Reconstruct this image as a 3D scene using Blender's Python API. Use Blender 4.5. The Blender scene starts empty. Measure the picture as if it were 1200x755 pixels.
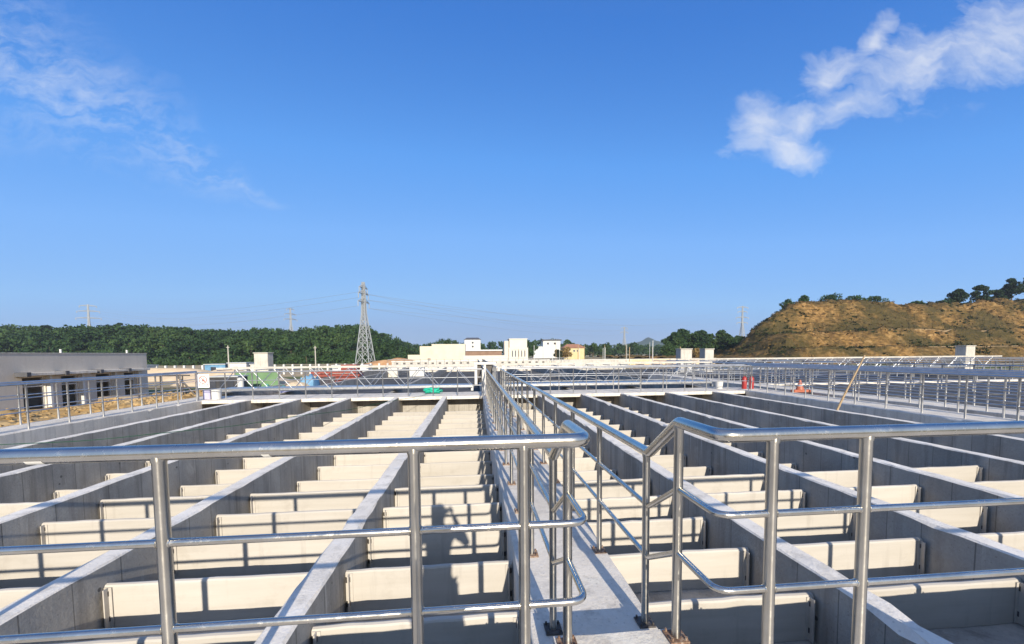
import bpy, math, random
import numpy as np
from mathutils import Vector, Matrix, noise as mnoise

random.seed(7)
rng = np.random.default_rng(11)
scene = bpy.context.scene
col = scene.collection
R = math.radians

# ------------------------------------------------------------------ helpers
WORLD = {}


class MB:
    """collects vertices and faces and links them as one mesh object"""

    def __init__(self):
        self.v, self.f = [], []

    def add(self, vs, fs):
        n = len(self.v)
        self.v.extend([tuple(map(float, p)) for p in vs])
        self.f.extend([tuple(i + n for i in f) for f in fs])
        return self

    def box(self, x0, x1, y0, y1, z0, z1):
        return self.add([(x0, y0, z0), (x1, y0, z0), (x1, y1, z0), (x0, y1, z0), (x0, y0, z1), (x1, y0, z1), (x1, y1, z1), (x0, y1, z1)],
                        [(3, 2, 1, 0), (4, 5, 6, 7), (0, 1, 5, 4), (1, 2, 6, 5), (2, 3, 7, 6), (3, 0, 4, 7)])

    def bevbox(self, x0, x1, y0, y1, z0, z1, b):
        """box with chamfered edges"""
        vs, idx = [], {}
        for sx in (0, 1):
            for sy in (0, 1):
                for sz in (0, 1):
                    X, Y, Z = (x0, x1)[sx], (y0, y1)[sy], (z0, z1)[sz]
                    dx, dy, dz = (b, -b)[sx], (b, -b)[sy], (b, -b)[sz]
                    idx[sx, sy, sz, 'x'] = len(vs); vs.append((X, Y + dy, Z + dz))
                    idx[sx, sy, sz, 'y'] = len(vs); vs.append((X + dx, Y, Z + dz))
                    idx[sx, sy, sz, 'z'] = len(vs); vs.append((X + dx, Y + dy, Z))
        fs = []
        for s in (0, 1):
            q = [idx[s, 0, 0, 'x'], idx[s, 1, 0, 'x'], idx[s, 1, 1, 'x'], idx[s, 0, 1, 'x']]; fs.append(q if s else q[::-1])
            q = [idx[0, s, 0, 'y'], idx[1, s, 0, 'y'], idx[1, s, 1, 'y'], idx[0, s, 1, 'y']]; fs.append(q[::-1] if s else q)
            q = [idx[0, 0, s, 'z'], idx[1, 0, s, 'z'], idx[1, 1, s, 'z'], idx[0, 1, s, 'z']]; fs.append(q if s else q[::-1])
        for a in (0, 1):
            for c in (0, 1):
                fs.append([idx[a, c, 0, 'x'], idx[a, c, 1, 'x'], idx[a, c, 1, 'y'], idx[a, c, 0, 'y']])
                fs.append([idx[a, 0, c, 'x'], idx[a, 1, c, 'x'], idx[a, 1, c, 'z'], idx[a, 0, c, 'z']])
                fs.append([idx[0, a, c, 'y'], idx[1, a, c, 'y'], idx[1, a, c, 'z'], idx[0, a, c, 'z']])
        for a in (0, 1):
            for c in (0, 1):
                for d in (0, 1):
                    fs.append([idx[a, c, d, 'x'], idx[a, c, d, 'y'], idx[a, c, d, 'z']])
        return self.add(vs, fs)

    def tube(self, pts, r, n=10, cap=True):
        """round bar swept along a polyline; r is one radius or one per point"""
        P = [Vector(p) for p in pts]
        rad = r if isinstance(r, (list, tuple)) else [r] * len(P)
        t0 = (P[1] - P[0]).normalized()
        up = Vector((0, 0, 1)) if abs(t0.z) < .9 else Vector((0, 1, 0))
        u = t0.cross(up).normalized()
        base = len(self.v)
        for i, p in enumerate(P):
            if i == 0: t = t0
            elif i == len(P) - 1: t = (P[i] - P[i - 1]).normalized()
            else: t = ((P[i + 1] - p).normalized() + (p - P[i - 1]).normalized()).normalized()
            u = (u - t * u.dot(t)).normalized(); w = t.cross(u)
            for k in range(n):
                a = 2 * math.pi * k / n
                self.v.append(tuple(p + (u * math.cos(a) + w * math.sin(a)) * rad[i]))
        for i in range(len(P) - 1):
            for k in range(n):
                a, b = base + i * n + k, base + i * n + (k + 1) % n
                self.f.append((a, b, b + n, a + n))
        if cap:
            self.f.append(tuple(base + k for k in range(n))[::-1])
            self.f.append(tuple(base + (len(P) - 1) * n + k for k in range(n)))
        return self

    def build(self, name, mat, parent=None, origin=(0, 0, 0), smooth=None):
        o = Vector(origin)
        me = bpy.data.meshes.new(name)
        me.from_pydata([tuple(Vector(p) - o) for p in self.v] if o.length else self.v, [], self.f)
        me.materials.append(mat)
        if smooth is not None:
            me.shade_smooth(); me.set_sharp_from_angle(angle=R(smooth))
        me.update()
        return link(name, me, parent, origin)


def link(name, me, parent=None, origin=(0, 0, 0)):
    ob = bpy.data.objects.new(name, me)
    col.objects.link(ob)
    if parent is not None:
        ob.parent = parent
        ob.location = Vector(origin) - WORLD[parent.name]
    else:
        ob.location = origin
    WORLD[ob.name] = Vector(origin)
    return ob


def copy_at(src, parent, origin):
    c = src.copy()
    col.objects.link(c)
    c.parent = parent
    c.location = Vector(origin) - (WORLD[parent.name] if parent else Vector())
    WORLD[c.name] = Vector(origin)
    return c


def empty(name, loc):
    o = bpy.data.objects.new(name, None)
    o.empty_display_size = .2
    col.objects.link(o)
    o.location = loc
    WORLD[o.name] = Vector(loc)
    return o


def tag(o, label=None, cat=None, group=None, kind=None):
    if label: o['label'] = label
    if cat: o['category'] = cat
    if group: o['group'] = group
    if kind: o['kind'] = kind
    return o


def fillet(pts, r, n=6):
    P = [Vector(p) for p in pts]
    rs = r if isinstance(r, (list, tuple)) else [r] * len(P)
    out = [P[0]]
    for i in range(1, len(P) - 1):
        a, b = (P[i - 1] - P[i]), (P[i + 1] - P[i])
        d = min(rs[i], a.length * .45, b.length * .45)
        s, e = P[i] + a.normalized() * d, P[i] + b.normalized() * d
        for k in range(n + 1):
            t = k / n
            out.append(s * (1 - t) ** 2 + P[i] * 2 * t * (1 - t) + e * t * t)
    out.append(P[-1])
    return out


ORD = ['first', 'second', 'third', 'fourth', 'fifth', 'sixth', 'seventh', 'eighth', 'ninth', 'tenth', 'eleventh', 'twelfth',
       'thirteenth', 'fourteenth', 'fifteenth', 'sixteenth', 'seventeenth', 'eighteenth', 'nineteenth', 'twentieth',
       'twenty first', 'twenty second', 'twenty third', 'twenty fourth', 'twenty fifth', 'twenty sixth', 'twenty seventh', 'twenty eighth',
       'twenty ninth', 'thirtieth', 'thirty first', 'thirty second', 'thirty third', 'thirty fourth', 'thirty fifth', 'thirty sixth',
       'thirty seventh', 'thirty eighth', 'thirty ninth', 'fortieth']


# ------------------------------------------------------------------ materials
class NT:
    def __init__(self, name):
        self.m = bpy.data.materials.new(name); self.m.use_nodes = True
        self.t = self.m.node_tree; self.b = self.t.nodes['Principled BSDF']
        self.co = None

    def n(self, typ, **kw):
        nd = self.t.nodes.new(typ)
        for k, v in kw.items():
            if k.startswith('i_'): nd.inputs[k[2:].replace('_', ' ')].default_value = v
            else: setattr(nd, k, v)
        return nd

    def l(self, a, b): self.t.links.new(a, b)

    def coords(self, kind='Object'):
        if self.co is None:
            tcn = self.n('ShaderNodeTexCoord'); oi = self.n('ShaderNodeObjectInfo')
            mu = self.n('ShaderNodeVectorMath', operation='SCALE'); mu.inputs[0].default_value = (37.0, 53.0, 0); self.l(oi.outputs['Random'], mu.inputs['Scale'])
            ad = self.n('ShaderNodeVectorMath', operation='ADD'); self.l(tcn.outputs['Object'], ad.inputs[0]); self.l(mu.outputs[0], ad.inputs[1])
            self.co = ad; self.rand = oi.outputs['Random']
        return self.co.outputs[0]

    def noise(self, scale, detail=4, rough=.55, vec=None, stretch=None, distort=0):
        nd = self.n('ShaderNodeTexNoise', i_Scale=scale, i_Detail=detail, i_Roughness=rough, i_Distortion=distort)
        v = vec or self.coords()
        if stretch:
            mp = self.n('ShaderNodeMapping'); mp.inputs['Scale'].default_value = stretch
            self.l(v, mp.inputs['Vector']); v = mp.outputs[0]
        self.l(v, nd.inputs['Vector'])
        return nd.outputs['Fac']

    def ramp(self, fac, stops):
        nd = self.n('ShaderNodeValToRGB')
        e = nd.color_ramp.elements
        while len(e) < len(stops): e.new(.5)
        for el, (p, c) in zip(e, stops):
            el.position = p; el.color = (*c, 1) if len(c) == 3 else c
        self.l(fac, nd.inputs['Fac'])
        return nd.outputs['Color']

    def mix(self, fac, a, b, mode='MIX'):
        nd = self.n('ShaderNodeMix', data_type='RGBA', blend_type=mode)
        for s, v in ((nd.inputs[0], fac), (nd.inputs[6], a), (nd.inputs[7], b)):
            if hasattr(v, 'links'): self.l(v, s)
            else: s.default_value = v if isinstance(v, (int, float)) else (*v, 1)
        return nd.outputs[2]

    def math(self, op, a, b=0.0, clamp=False):
        nd = self.n('ShaderNodeMath', operation=op, use_clamp=clamp)
        for s, v in ((nd.inputs[0], a), (nd.inputs[1], b)):
            if hasattr(v, 'links'): self.l(v, s)
            else: s.default_value = v
        return nd.outputs[0]

    def bump(self, h, strength, dist=.01):
        nd = self.n('ShaderNodeBump', i_Strength=strength, i_Distance=dist)
        self.l(h, nd.inputs['Height']); self.l(nd.outputs[0], self.b.inputs['Normal'])

    def out(self, color=None, rough=None, metal=None, spec=None):
        for key, v in (('Base Color', color), ('Roughness', rough), ('Metallic', metal), ('Specular IOR Level', spec)):
            if v is None: continue
            s = self.b.inputs[key]
            if hasattr(v, 'links'): self.l(v, s)
            else: s.default_value = v if isinstance(v, (int, float)) else (*v, 1)
        return self.m


def concrete(name, dark, light, seams=True, streaks=.6, bump=.5):
    g = NT(name)
    big = g.noise(.9, 5, .6)
    fine = g.noise(38, 5, .7)
    streak = g.noise(1.0, 5, .65, stretch=(5.5, 5.5, .35))
    c = g.ramp(big, [(.3, dark), (.7, light)])
    c = g.mix(.55, c, g.ramp(fine, [(.3, (.42, .42, .42)), (.7, (.6, .6, .6))]), 'OVERLAY')
    c = g.mix(g.math('MULTIPLY', g.ramp(streak, [(.50, (0, 0, 0)), (.70, (1, 1, 1))]), streaks), c, tuple(x * .55 for x in dark))
    patch = g.noise(2.6, 6, .7, distort=.4)
    c = g.mix(g.math('MULTIPLY', g.ramp(patch, [(.56, (0, 0, 0)), (.68, (1, 1, 1))]), .4), c, tuple(min(.85, x * 1.22) for x in light))
    if seams:
        lime = g.noise(1.0, 4, .6, stretch=(9, 9, .5))
        c = g.mix(g.math('MULTIPLY', g.ramp(lime, [(.66, (0, 0, 0)), (.74, (1, 1, 1))]), .5), c, tuple(min(.85, x * 1.5) for x in light))
    spots = g.n('ShaderNodeTexVoronoi', i_Scale=23); g.l(g.coords(), spots.inputs['Vector'])
    c = g.mix(g.math('MULTIPLY', g.math('LESS_THAN', spots.outputs['Distance'], .16), .3), c, tuple(x * .45 for x in dark))
    pits = g.n('ShaderNodeTexVoronoi', i_Scale=2.6); g.l(g.coords(), pits.inputs['Vector'])
    pit = g.math('LESS_THAN', pits.outputs['Distance'], .055)
    h = fine
    if seams:
        sx = g.n('ShaderNodeSeparateXYZ'); g.l(g.coords(), sx.inputs[0])
        cb = g.n('ShaderNodeCombineXYZ'); g.l(g.math('ADD', sx.outputs[0], sx.outputs[1]), cb.inputs[0]); g.l(sx.outputs[2], cb.inputs[1])
        c1 = g.n('ShaderNodeCombineXYZ'); g.l(g.math('ADD', sx.outputs[0], sx.outputs[1]), c1.inputs[0]); wob = g.noise(.8, 1, .5, vec=c1.outputs[0])
        vec = g.n('ShaderNodeVectorMath', operation='ADD'); g.l(cb.outputs[0], vec.inputs[0])
        wv = g.n('ShaderNodeCombineXYZ'); g.l(g.math('MULTIPLY', wob, .55), wv.inputs[0]); g.l(wv.outputs[0], vec.inputs[1])
        br = g.n('ShaderNodeTexBrick', offset=0, squash=1, i_Scale=1, i_Mortar_Size=.006, i_Mortar_Smooth=.4, i_Brick_Width=.43, i_Row_Height=6.0, i_Bias=0)
        br.inputs['Color1'].default_value = (.36, .36, .36, 1); br.inputs['Color2'].default_value = (.62, .62, .62, 1); br.inputs['Mortar'].default_value = (.45, .45, .45, 1)
        g.l(vec.outputs[0], br.inputs['Vector'])
        c = g.mix(.28, c, br.outputs['Color'], 'OVERLAY')
        geo = g.n('ShaderNodeNewGeometry'); sn = g.n('ShaderNodeSeparateXYZ'); g.l(geo.outputs['True Normal'], sn.inputs[0])
        side = g.math('LESS_THAN', sn.outputs[2], .5)
        c = g.mix(g.math('MULTIPLY', g.math('MULTIPLY', br.outputs['Fac'], side), .7), c, tuple(x * .4 for x in dark))
        c = g.mix(g.math('MULTIPLY', g.math('MULTIPLY', pit, side), .75), c, tuple(x * .25 for x in dark))
    g.bump(h, bump, .012)
    return g.out(c, .88, spec=.25)


M = {}
ANISO = 0.25
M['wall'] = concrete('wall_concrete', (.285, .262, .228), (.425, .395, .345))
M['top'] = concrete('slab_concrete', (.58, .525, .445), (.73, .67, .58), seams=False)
M['sunlit_top'] = concrete('sunlit_wall_concrete', (.68, .625, .54), (.84, .775, .68), seams=False)  # wall concrete made paler: sunlight on upward faces put into the colour
M['pale'] = concrete('pale_concrete', (.42, .395, .35), (.54, .51, .455), seams=False, bump=.3)
M['grey'] = concrete('rendered_grey', (.56, .50, .42), (.60, .54, .46), seams=False, bump=.15, streaks=.12)
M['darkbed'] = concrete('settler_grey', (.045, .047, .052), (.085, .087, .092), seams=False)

g = NT('cream_board')
s = g.noise(1.2, 4, .6, stretch=(.6, 1, 9))
stain = g.noise(2.3, 6, .7)
drip = g.noise(1.0, 5, .65, stretch=(7, 7, .6))
c = g.ramp(s, [(.3, (.425, .39, .335)), (.7, (.49, .455, .40))])
c = g.mix(g.math('MULTIPLY', g.ramp(stain, [(.55, (0, 0, 0)), (.72, (1, 1, 1))]), .5), c, (.31, .275, .225))
c = g.mix(g.math('MULTIPLY', g.ramp(drip, [(.58, (0, 0, 0)), (.75, (1, 1, 1))]), .5), c, (.285, .255, .215))
low = g.noise(.6, 3, .6)
c = g.mix(g.math('MULTIPLY', g.ramp(low, [(.45, (0, 0, 0)), (.65, (1, 1, 1))]), .3), c, (.42, .385, .335))
hv = g.n('ShaderNodeHueSaturation'); g.l(c, hv.inputs['Color']); g.l(g.math('ADD', g.math('MULTIPLY', g.rand, .14), .92), hv.inputs['Value'])
g.bump(s, .25, .01)
M['board'] = g.out(hv.outputs[0], .6, spec=.3)

g = NT('polished_steel')
r1 = g.noise(60, 3, .6, stretch=(1, 1, .12)); r2 = g.noise(5, 4, .6)
r3 = g.noise(22, 6, .75)
rr = g.math('ADD', g.math('MULTIPLY', r1, .12), g.math('ADD', g.math('MULTIPLY', r2, .08), g.math('MULTIPLY', g.ramp(r3, [(.55, (0, 0, 0)), (.75, (1, 1, 1))]), .18)))
c = g.ramp(r2, [(.3, (.50, .47, .42)), (.75, (.66, .63, .575))])
g.bump(g.math('ADD', r1, g.math('MULTIPLY', r2, 2.0)), .10, .004)
M['steel'] = g.out(c, g.math('ADD', rr, .12), 1.0)
g = NT('brushed_steel_post')
r1 = g.noise(70, 3, .6, stretch=(.12, .12, 1)); r2 = g.noise(5, 4, .6); r3 = g.noise(22, 6, .75)
c = g.ramp(r2, [(.3, (.46, .435, .385)), (.75, (.62, .59, .53))])
tg = g.n('ShaderNodeTangent', direction_type='RADIAL', axis='Z'); g.l(tg.outputs[0], g.b.inputs['Tangent'])
g.b.inputs['Anisotropic'].default_value = .85
g.b.inputs['Anisotropic Rotation'].default_value = ANISO
g.bump(r1, .05, .003)
M['steel_post'] = g.out(c, g.math('ADD', g.math('MULTIPLY', g.ramp(r3, [(.5, (0, 0, 0)), (.75, (1, 1, 1))]), .12), .30), 1.0)
g = NT('dull_steel')
c = g.ramp(g.noise(6, 4), [(.3, (.42, .42, .42)), (.7, (.58, .58, .57))])
M['dull'] = g.out(c, .38, .9)
g = NT('rusty_plate')
c = g.ramp(g.noise(30, 6, .7), [(.35, (.10, .055, .035)), (.5, (.20, .12, .075)), (.7, (.40, .34, .27))])
M['rust'] = g.out(c, .8)
g = NT('dark_plate'); M['darkmetal'] = g.out(g.ramp(g.noise(30, 5), [(.3, (.035, .032, .03)), (.7, (.12, .105, .095))]), .6, .3)


def plain(name, a, b=None, scale=4, rough=.7, metal=0, spec=.4):
    g = NT(name)
    b = b or tuple(x * 1.25 for x in a)
    return g.out(g.ramp(g.noise(scale, 5, .6), [(.3, a), (.7, b)]), rough, metal, spec)


M['white'] = plain('white_paint', (.52, .51, .48), (.62, .61, .58), 3)
M['cream'] = plain('cream_render', (.53, .465, .35), (.60, .535, .41), .4)
M['cream2'] = plain('ivory_render', (.56, .515, .42), (.62, .575, .48), .4)
M['yellow'] = plain('yellow_render', (.46, .38, .19), (.52, .44, .25), .5)
M['redroof'] = plain('brown_roof', (.26, .12, .07), (.36, .18, .11), 1)
M['darkroof'] = plain('dark_roof', (.06, .062, .07), (.10, .10, .11), 1)
M['glass'] = plain('dark_glass', (.03, .035, .045), (.06, .065, .08), 1, .15)
M['black'] = plain('dark_box', (.03, .03, .033), (.055, .055, .06), 3)
M['green'] = plain('green_net', (.01, .30, .19), (.02, .45, .30), 9, .6)
M['tarp'] = plain('green_tarp', (.05, .26, .18), (.16, .40, .31), 2, .6)
M['mesh'] = plain('green_mesh', (.10, .19, .09), (.17, .27, .14), 1.5, .8)
M['blue'] = plain('blue_sheet', (.07, .20, .34), (.16, .30, .44), 2, .6)
M['rope'] = plain('green_rope', (.006, .045, .022), (.012, .08, .04), 40, .8)
M['red'] = plain('red_paint', (.26, .02, .02), (.36, .035, .03), 5, .45)
M['orange'] = plain('orange_plastic', (.34, .10, .055), (.42, .14, .08), 4, .5)
M['redsteel'] = plain('red_formwork', (.20, .04, .03), (.28, .07, .05), 3, .7)
M['signred'] = plain('sign_red', (.62, .06, .05), (.70, .09, .07), 3, .5)
M['signwhite'] = plain('sign_white', (.78, .76, .73), (.83, .82, .80), 3, .4)
M['lilac'] = plain('lilac_plastic', (.36, .35, .50), (.44, .43, .58), 3, .5)
M['bamboo'] = plain('bamboo', (.30, .205, .11), (.40, .29, .17), 12, .7)
M['wood'] = plain('old_wood', (.20, .16, .12), (.30, .25, .19), 6, .85)
M['galv'] = plain('galvanised', (.42, .44, .44), (.52, .54, .54), 2, .55, .4)
M['farsteel'] = plain('pylon_steel', (.30, .32, .33), (.38, .40, .41), .5, .6, .2)
M['cable'] = plain('cable', (.22, .23, .25), (.27, .28, .30), 1, .6)
M['trunk'] = plain('bark', (.10, .075, .05), (.17, .13, .09), 3, .95)
M['cloth'] = plain('dark_cloth', (.04, .05, .08), (.07, .08, .12), 30, .9)
M['trouser'] = plain('grey_cloth', (.10, .10, .10), (.15, .15, .15), 30, .9)
M['skin'] = plain('skin', (.45, .27, .19), (.52, .32, .23), 8, .55)
M['hair'] = plain('black_hair', (.012, .01, .009), (.03, .026, .022), 60, .5)


def foliage(name, dark, mid, light, scale=.35):
    g = NT(name)
    big = g.noise(scale, 4, .6); fine = g.noise(scale * 9, 3, .6)
    wide = g.noise(scale * .16, 3, .6)
    f_ = g.math('ADD', g.math('ADD', g.math('MULTIPLY', big, .5), g.math('MULTIPLY', fine, .35)), g.math('MULTIPLY', wide, .45))
    c = g.ramp(g.math('SUBTRACT', f_, .15), [(.36, dark), (.5, mid), (.64, light)])
    g.l(c, g.b.inputs['Base Color']); g.b.inputs['Roughness'].default_value = .75; g.b.inputs['Specular IOR Level'].default_value = .2
    tr = g.n('ShaderNodeBsdfTranslucent'); g.l(c, tr.inputs['Color'])
    mx = g.n('ShaderNodeMixShader', i_Fac=.22)
    g.l(g.b.outputs[0], mx.inputs[1]); g.l(tr.outputs[0], mx.inputs[2])
    g.l(mx.outputs[0], g.t.nodes['Material Output'].inputs['Surface'])
    return g.m


M['leaf'] = foliage('leaf_dark', (.013, .034, .012), (.031, .068, .020), (.072, .118, .034))
M['leaf2'] = foliage('leaf_mid', (.018, .042, .012), (.036, .075, .020), (.065, .110, .032))
M['leafpine'] = foliage('leaf_pine', (.012, .028, .014), (.022, .046, .020), (.040, .070, .028))
M['leafbrown'] = foliage('leaf_ochre', (.16, .10, .035), (.24, .16, .055), (.32, .23, .09))
M['drygrass'] = foliage('dry_grass', (.05, .04, .012), (.13, .085, .026), (.24, .155, .05), .12)
M['scrub'] = foliage('scrub', (.016, .024, .008), (.034, .044, .013), (.065, .07, .022), .12)

g = NT('soil')
n1 = g.noise(.05, 6, .6); n2 = g.noise(.9, 6, .7); n3 = g.noise(.012, 4, .5)
c = g.ramp(n2, [(.3, (.30, .225, .13)), (.5, (.42, .325, .20)), (.72, (.54, .44, .30))])
c = g.mix(g.ramp(n1, [(.46, (0, 0, 0)), (.6, (1, 1, 1))]), c, (.10, .125, .045))
g.bump(n2, .8, .2)
M['soil'] = g.out(c, .95, spec=.1)

g = NT('hill_soil')
n1 = g.noise(.11, 6, .62); n2 = g.noise(.8, 6, .7); n3 = g.noise(.5, 5, .6, stretch=(1, .4, 2.2), distort=1.2)
c = g.ramp(n3, [(.32, (.07, .042, .017)), (.46, (.17, .098, .034)), (.60, (.31, .185, .066)), (.76, (.44, .30, .14))])
c = g.mix(g.ramp(n1, [(.38, (0, 0, 0)), (.58, (.85, .85, .85))]), c, (.050, .046, .018))
g.bump(n2, 1, .8)
M['hillsoil'] = g.out(c, .95, spec=.1)
M['woodsoil'] = plain('wood_floor', (.02, .035, .012), (.045, .07, .022), .2, .95, 0, .1)
M['mountain'] = plain('mountain_green', (.035, .06, .04), (.05, .08, .05), .01, .95, 0, .1)
M['rubble'] = plain('rubble_ochre', (.23, .135, .045), (.46, .33, .17), 1.1, .95, 0, .1)

# ------------------------------------------------------------------ ground
b = MB()
S = 3000
b.add([(-S, -400, -1.2), (S, -400, -1.2), (S, S, -1.2), (-S, S, -1.2)], [(0, 1, 2, 3)])
tag(b.build('ground', M['soil']), kind='structure')

# ------------------------------------------------------------------ tank structure
WL, WR = .334, 1.174                       # walkway edges
TY0, TY1 = 1.822, 17.4                       # tank front and far face


def rough_prism(x0, x1, y0, y1, zb, zt, jit=.004, bev=.014, along='y', step=.22):
    """long wall: chamfered, slightly uneven arrises"""
    mb = MB()
    L = (y1 - y0) if along == 'y' else (x1 - x0)
    n = max(2, int(L / step))
    rings = []
    for i in range(n + 1):
        s = i / n
        j = [random.gauss(0, jit) for _ in range(6)]
        bb = bev * random.uniform(.5, 1.6)
        if random.random() < .06: bb *= 2.6
        a0, a1 = (x0, x1) if along == 'y' else (y0, y1)
        prof = [(a0, zb), (a0 + j[0] * .4, zt - bb), (a0 + bb + j[1], zt + j[4] * .5), (a1 - bb + j[2], zt + j[5] * .5), (a1 + j[3] * .4, zt - bb), (a1, zb)]
        t = (y0 + s * L) if along == 'y' else (x0 + s * L)
        rings.append([(p, t, z) if along == 'y' else (t, p, z) for p, z in prof])
    vs = [p for r in rings for p in r]
    fs = []
    for i in range(n):
        for k in range(5):
            a = i * 6 + k
            q = (a, a + 6, a + 7, a + 1)
            fs.append(q if along == 'y' else q[::-1])
    q = tuple(range(6)); e = tuple(n * 6 + k for k in range(6))
    fs.append(q if along == 'y' else q[::-1]); fs.append(e[::-1] if along == 'y' else e)
    return mb.add(vs, fs)


def struct(name, mb, m, origin=(0, 0, 0)):
    return tag(mb.build(name, m, None, origin), kind='structure')


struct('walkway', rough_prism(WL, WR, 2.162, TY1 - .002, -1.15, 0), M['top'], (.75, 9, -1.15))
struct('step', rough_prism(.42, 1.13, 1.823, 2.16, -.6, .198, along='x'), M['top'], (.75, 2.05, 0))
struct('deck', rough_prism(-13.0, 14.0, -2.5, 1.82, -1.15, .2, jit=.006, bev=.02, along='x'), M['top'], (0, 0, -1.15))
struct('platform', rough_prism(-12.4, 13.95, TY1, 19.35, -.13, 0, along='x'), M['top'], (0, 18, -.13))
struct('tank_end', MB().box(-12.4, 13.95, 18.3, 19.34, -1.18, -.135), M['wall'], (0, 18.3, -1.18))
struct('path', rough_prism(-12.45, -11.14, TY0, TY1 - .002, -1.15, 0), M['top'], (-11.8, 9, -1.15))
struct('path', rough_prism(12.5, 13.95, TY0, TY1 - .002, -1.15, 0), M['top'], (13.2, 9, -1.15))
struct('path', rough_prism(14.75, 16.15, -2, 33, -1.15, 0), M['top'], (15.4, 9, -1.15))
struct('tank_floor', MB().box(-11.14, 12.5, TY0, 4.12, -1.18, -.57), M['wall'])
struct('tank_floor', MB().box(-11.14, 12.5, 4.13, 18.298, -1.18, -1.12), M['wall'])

WALLS = [(-1.42, -1.215, 'first concrete divider wall left of the railed walkway'),
         (-3.44, -3.25, 'second concrete divider wall left of the railed walkway'),
         (-5.41, -5.22, 'third concrete divider wall left of the railed walkway'),
         (-7.43, -7.24, 'fourth concrete divider wall left of the railed walkway'),
         (-9.42, -9.23, 'fifth concrete divider wall left of the walkway, nearest the left edge path'),
         (2.735, 2.935, 'first concrete divider wall right of the railed walkway'),
         (4.68, 4.87, 'second concrete divider wall right of the railed walkway'),
         (6.50, 6.69, 'third concrete divider wall right of the railed walkway'),
         (8.59, 8.78, 'fourth concrete divider wall right of the railed walkway'),
         (10.86, 11.05, 'fifth concrete divider wall right of the walkway, with the bamboo pole leaning on it')]
for x0, x1, lab in WALLS:
    cx = (x0 + x1) / 2
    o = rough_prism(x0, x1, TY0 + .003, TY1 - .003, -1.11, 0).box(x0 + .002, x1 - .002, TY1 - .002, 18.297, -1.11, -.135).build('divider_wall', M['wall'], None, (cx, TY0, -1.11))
    tag(o, lab, 'wall', 'divider walls of the near tank')

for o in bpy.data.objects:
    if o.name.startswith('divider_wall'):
        o.data.materials.append(M['sunlit_top'])
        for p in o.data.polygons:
            if abs(p.normal.z) > .5 and p.center.z > .5: p.material_index = 1  # upward faces get the colour with sunlight painted in

# cream baffle boards
BAYS = [('second bay left of the walkway', -3.25, -1.42, 2), ('bay just left of the walkway', -1.215, WL, 1),
        ('third bay left of the walkway', -5.22, -3.44, 3), ('fourth bay left of the walkway', -7.24, -5.41, 4),
        ('fifth bay left of the walkway', -9.23, -7.43, 5),
        ('bay just right of the walkway', WR, 2.735, -1), ('second bay right of the walkway', 2.935, 4.68, -2),
        ('third bay right of the walkway', 4.87, 6.50, -3), ('fourth bay right of the walkway', 6.69, 8.59, -4),
        ('fifth bay right of the walkway', 8.78, 10.86, -5)]
NEARY = [2.2, 2.95, 3.72, 4.48, 5.24, 6.0]
FARY = [7.5 + .96 * k for k in range(10)]
brk = bolt = None


def board_mesh(w, h):
    """upright board, origin at the middle of its top edge, edge rounded"""
    mb = MB()
    t = .028
    prof = [(-t, -h), (-t, -.02), (-t * .7, -.006), (0, 0), (t * .7, -.006), (t, -.02), (t, -h)]
    n = 12
    rings = []
    for i in range(n + 1):
        x = -w / 2 + w * i / n
        dz = random.gauss(0, .0025); dy = random.gauss(0, .003)
        rings += [(x, p + dy, z + (dz if z > -.1 else 0)) for p, z in prof]
    fs = []
    k = len(prof)
    for i in range(n):
        for j in range(k - 1):
            a = i * k + j
            fs.append((a, a + k, a + k + 1, a + 1)[::-1])
    fs.append(tuple(range(k))); fs.append(tuple(n * k + j for j in range(k))[::-1])
    return mb.add(rings, fs)


for bi, (phrase, xl, xr, nb) in enumerate(BAYS):
    cx, w = (xl + xr) / 2, xr - xl - .012
    protos = {}
    for i, Y in enumerate(NEARY + FARY):
        zt = -.18 if Y < 7 else -.48
        h = .385 if Y < 4 else (.92 if Y < 7 else .62)
        if h not in protos:
            mb = board_mesh(w, h); mb.v = [(p[0] + cx, p[1] + Y, p[2] + zt) for p in mb.v]
            o = mb.build('baffle_board', M['board'], None, (cx, Y, zt), 30)
            protos[h] = o
        else:
            o = copy_at(protos[h], None, (cx, Y, zt))
        tag(o, 'cream baffle board, %s from the front, in the %s' % (ORD[i], phrase), 'baffle board', 'cream baffle boards between the divider walls')
        if Y < 13:
            for sx in (-1, 1):
                bo = (cx + sx * (w / 2 - .035), Y - .031, zt - .02)
                if brk is None:
                    mb = MB(); mb.box(-.03, .03, -.006, .0, -.36, 0); mb.box(-.005, .005, -.05, -.006, -.36, 0)
                    mb.v = [(p[0] + bo[0], p[1] + bo[1], p[2] + bo[2]) for p in mb.v]
                    k = brk = mb.build('bracket', M['board'], o, bo)
                else:
                    k = copy_at(brk, o, bo)
                if Y < 10:
                    for dz in (-.055, -.28):
                        po = (bo[0] + sx * .012, bo[1] - .008, bo[2] + dz)
                        if bolt is None:
                            mb = MB(); mb.tube([(po[0], po[1] + .004, po[2] - .02), (po[0], po[1] + .004, po[2] + .025)], .022, 8)
                            bolt = mb.build('bolt', M['darkmetal'], k, po)
                        else:
                            copy_at(bolt, k, po)


# ------------------------------------------------------------------ railings
post_cache = {}


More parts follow.
